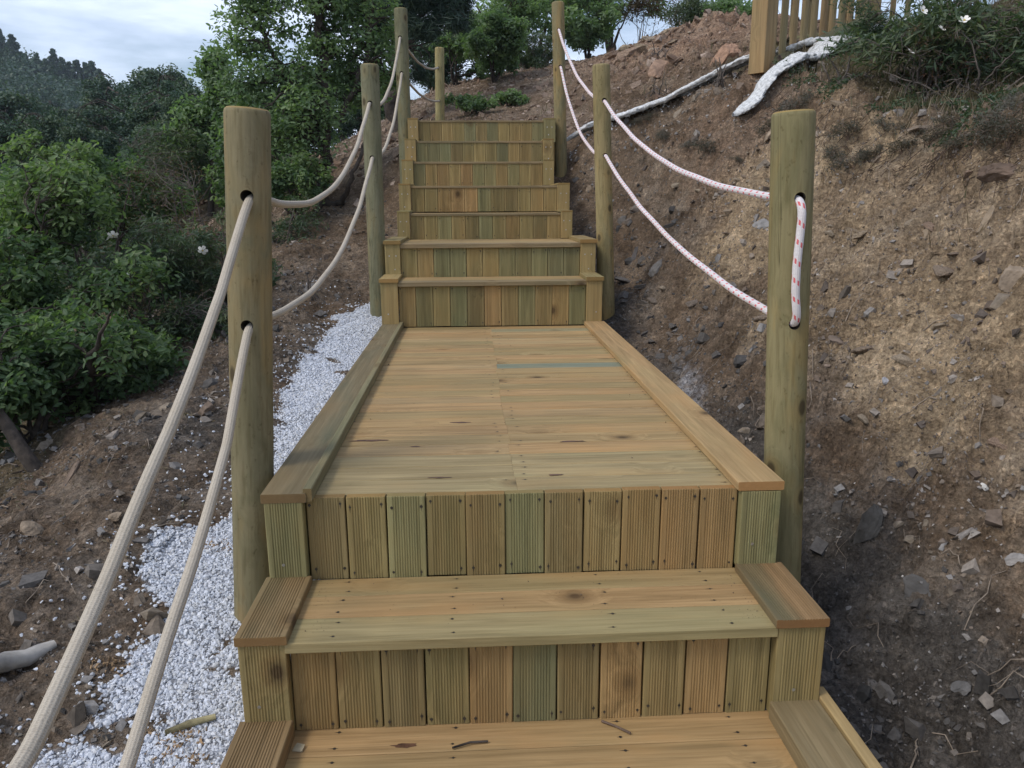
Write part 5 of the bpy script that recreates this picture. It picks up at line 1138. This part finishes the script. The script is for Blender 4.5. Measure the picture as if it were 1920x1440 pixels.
slabs(30, (.88, 1.25), (3.9, 6.0), .03, .10, lambda a, b: True, 'grey slate slab at the foot of the bank beside the second right post', 'grey slate at the foot of the bank', [5, 3])
slabs(48, (1.7, 3.7), (8.8, 11.8), .05, .26, lambda a, b: True, 'broken orange brown rock in the outcrop on the upper slope', 'rocks in the orange outcrop', [0, 2, 4])
slabs(40, (-2.6, -1.15), (1.6, 6.5), .018, .07, lambda a, b: float(gravel_mask(np.array([a]), np.array([b]))[0]) < .1, 'flat slate flake on the slope left of the gravel', 'slate flakes on the left slope', [3, 5, 1])

def ground_hit(px, py):
    v = (at(px, py, 3) - CAMP).normalized(); tt = np.arange(.8, 22, .005); xs = CAMP.x + v.x * tt; ys = v.y * tt; zs = CAMP.z + v.z * tt
    j = np.nonzero(zs < H(xs, ys))[0][0]; return np.array([xs[j], ys[j], zs[j]])
def stick(name, pts, r, mat, label, cat, rough=.12, seg=10):
    V, F, (n, s) = tube(pts, r, seg, rough=rough); me = fast_mesh(name, V, [F, np.array([list(range(s))]), np.array([list(range((n - 1) * s, n * s))[::-1]])], 0, None, True)
    return tag(link(name, me, mat), label, cat)
M_LOG = flat_mat('bleached_wood', (.36, .34, .31), .9, .35, 18, 0, .004)
p0 = ground_hit(-30, 1262) + [0, 0, .012]; p1 = ground_hit(50, 1245) + [0, 0, .016]; p2 = ground_hit(105, 1215) + [0, 0, .012]
stick('driftwood', [p0, (p0 + p1) / 2 + [0, 0, .004], p1, (p1 + p2) / 2, p2], [.020, .023, .022, .018, .011], M_LOG, 'bleached piece of dead wood lying at the left edge beside the gravel', 'dead wood')
q0 = ground_hit(310, 1378); q1 = ground_hit(405, 1352)
stick('wood_offcut', [q0 + [0, 0, .006], (q0 + q1) / 2 + [0, 0, .011], q1 + [0, 0, .012]], [.008, .0085, .006], flat_mat('mossy_offcut', (.25, .22, .12), .9, .4, 40), 'splintered green wood offcut lying on the white gravel', 'offcut', .2, 6)
zt = -.4505
def deck(px, py, z=zt):
    v = at(px, py, 1.5) - CAMP; k = (z - CAMP.z) / v.z; return np.array(CAMP + v * k)
a_, b_ = deck(848, 1405), deck(915, 1392)
stick('twig', [a_ + [0, 0, .004], (a_ * .5 + b_ * .5) + [0, .004, .006], b_ + [0, 0, .003]], .0026, M_BARK, 'small dark twig lying on the bottom boards left of centre', 'twig', .2, 6)
a_, b_ = deck(1128, 1354), deck(1182, 1377)
stick('twig', [a_ + [0, 0, .003], (a_ * .5 + b_ * .5) + [0, 0, .005], b_ + [0, 0, .003]], .0028, M_DRY, 'small brown twig lying on the bottom boards below the right risers', 'twig', .2, 6)
g3_ = np.random.default_rng(9); mb = MB()
for i in range(420):
    if i % 3: x_, y_, z_ = g3_.uniform(-.52, .52), 1.83 + 2.6 * g3_.random() ** .8, .0006
    else: x_, y_, z_ = g3_.uniform(-.52, .52), g3_.uniform(1.54, 1.78), -.2154
    if g3_.random() < .5: x_ = math.copysign(.53 - abs(g3_.normal()) * .04, x_)
    s_ = .0008 + .0006 * g3_.pareto(3); mb.add((OCT * [s_, s_ * .8, s_ * .6]) @ rand_rot(1)[0].T + [x_, y_, z_ + s_ * .5], OCF)
tag(link('grit', mb.mesh('grit'), flat_mat('brown_grit', (.14, .10, .07), .95, .4, 90)), 'brown grit and crumbs of soil scattered on the boards', 'grit', kind='stuff')
c_ = deck(560, 1403)
mb = MB(); mb.add([(-.012, -.008, .002), (.010, -.013, .003), (.013, .004, .006), (-.006, .012, .005), (-.012, -.008, -.001), (.010, -.013, -.0005), (.013, .004, .002), (-.006, .012, .001)], CUF)
o = tag(link('wood_chip', mb.mesh('wood_chip'), flat_mat('pale_chip', (.42, .36, .24), .9)), 'pale wood chip on the bottom boards by the left edge', 'wood chip'); o.location = c_
mb = MB(); rg = np.random.default_rng(77)
for i in range(260):
    cx_, cy_ = [(340, 1375), (420, 1025), (640, 1420 - 0), (360, 1425), (210, 1250)][i % 5] if i % 5 != 2 else (330, 1400)
    g_ = ground_hit(cx_ + rg.normal() * 30, cy_ + rg.normal() * 9); s_ = rg.uniform(.003, .010); R3 = rand_rot(1)[0]
    mb.add((CUB * [s_, s_ * .4, s_ * .1]) @ R3.T + g_ + [0, 0, .006], CUF)
tag(link('wood_shavings', mb.mesh('wood_shavings'), flat_mat('shavings', (.30, .20, .11), .9, .5, 60)), 'brown bark and wood shavings sprinkled over the white gravel', 'shavings', kind='stuff')

# ------------------------------------------------------------------ air
V_ = np.array([(-301, -9, -45), (61, -9, -45), (61, 501, -45), (-301, 501, -45), (-301, -9, 60), (61, -9, 60), (61, 501, 60), (-301, 501, 60)], float)
hz = fast_mesh('haze', V_, CUF, 4)
hm = bpy.data.materials.new('thin_air'); hm.use_nodes = True; hm.node_tree.nodes.clear()
ho = hm.node_tree.nodes.new('ShaderNodeOutputMaterial'); pv = hm.node_tree.nodes.new('ShaderNodeVolumePrincipled')
pv.inputs['Color'].default_value = (.72, .82, .95, 1); pv.inputs['Density'].default_value = .0006; pv.inputs['Anisotropy'].default_value = .2
hm.node_tree.links.new(pv.outputs[0], ho.inputs['Volume'])
tag(link('haze', hz, hm), kind='stuff')
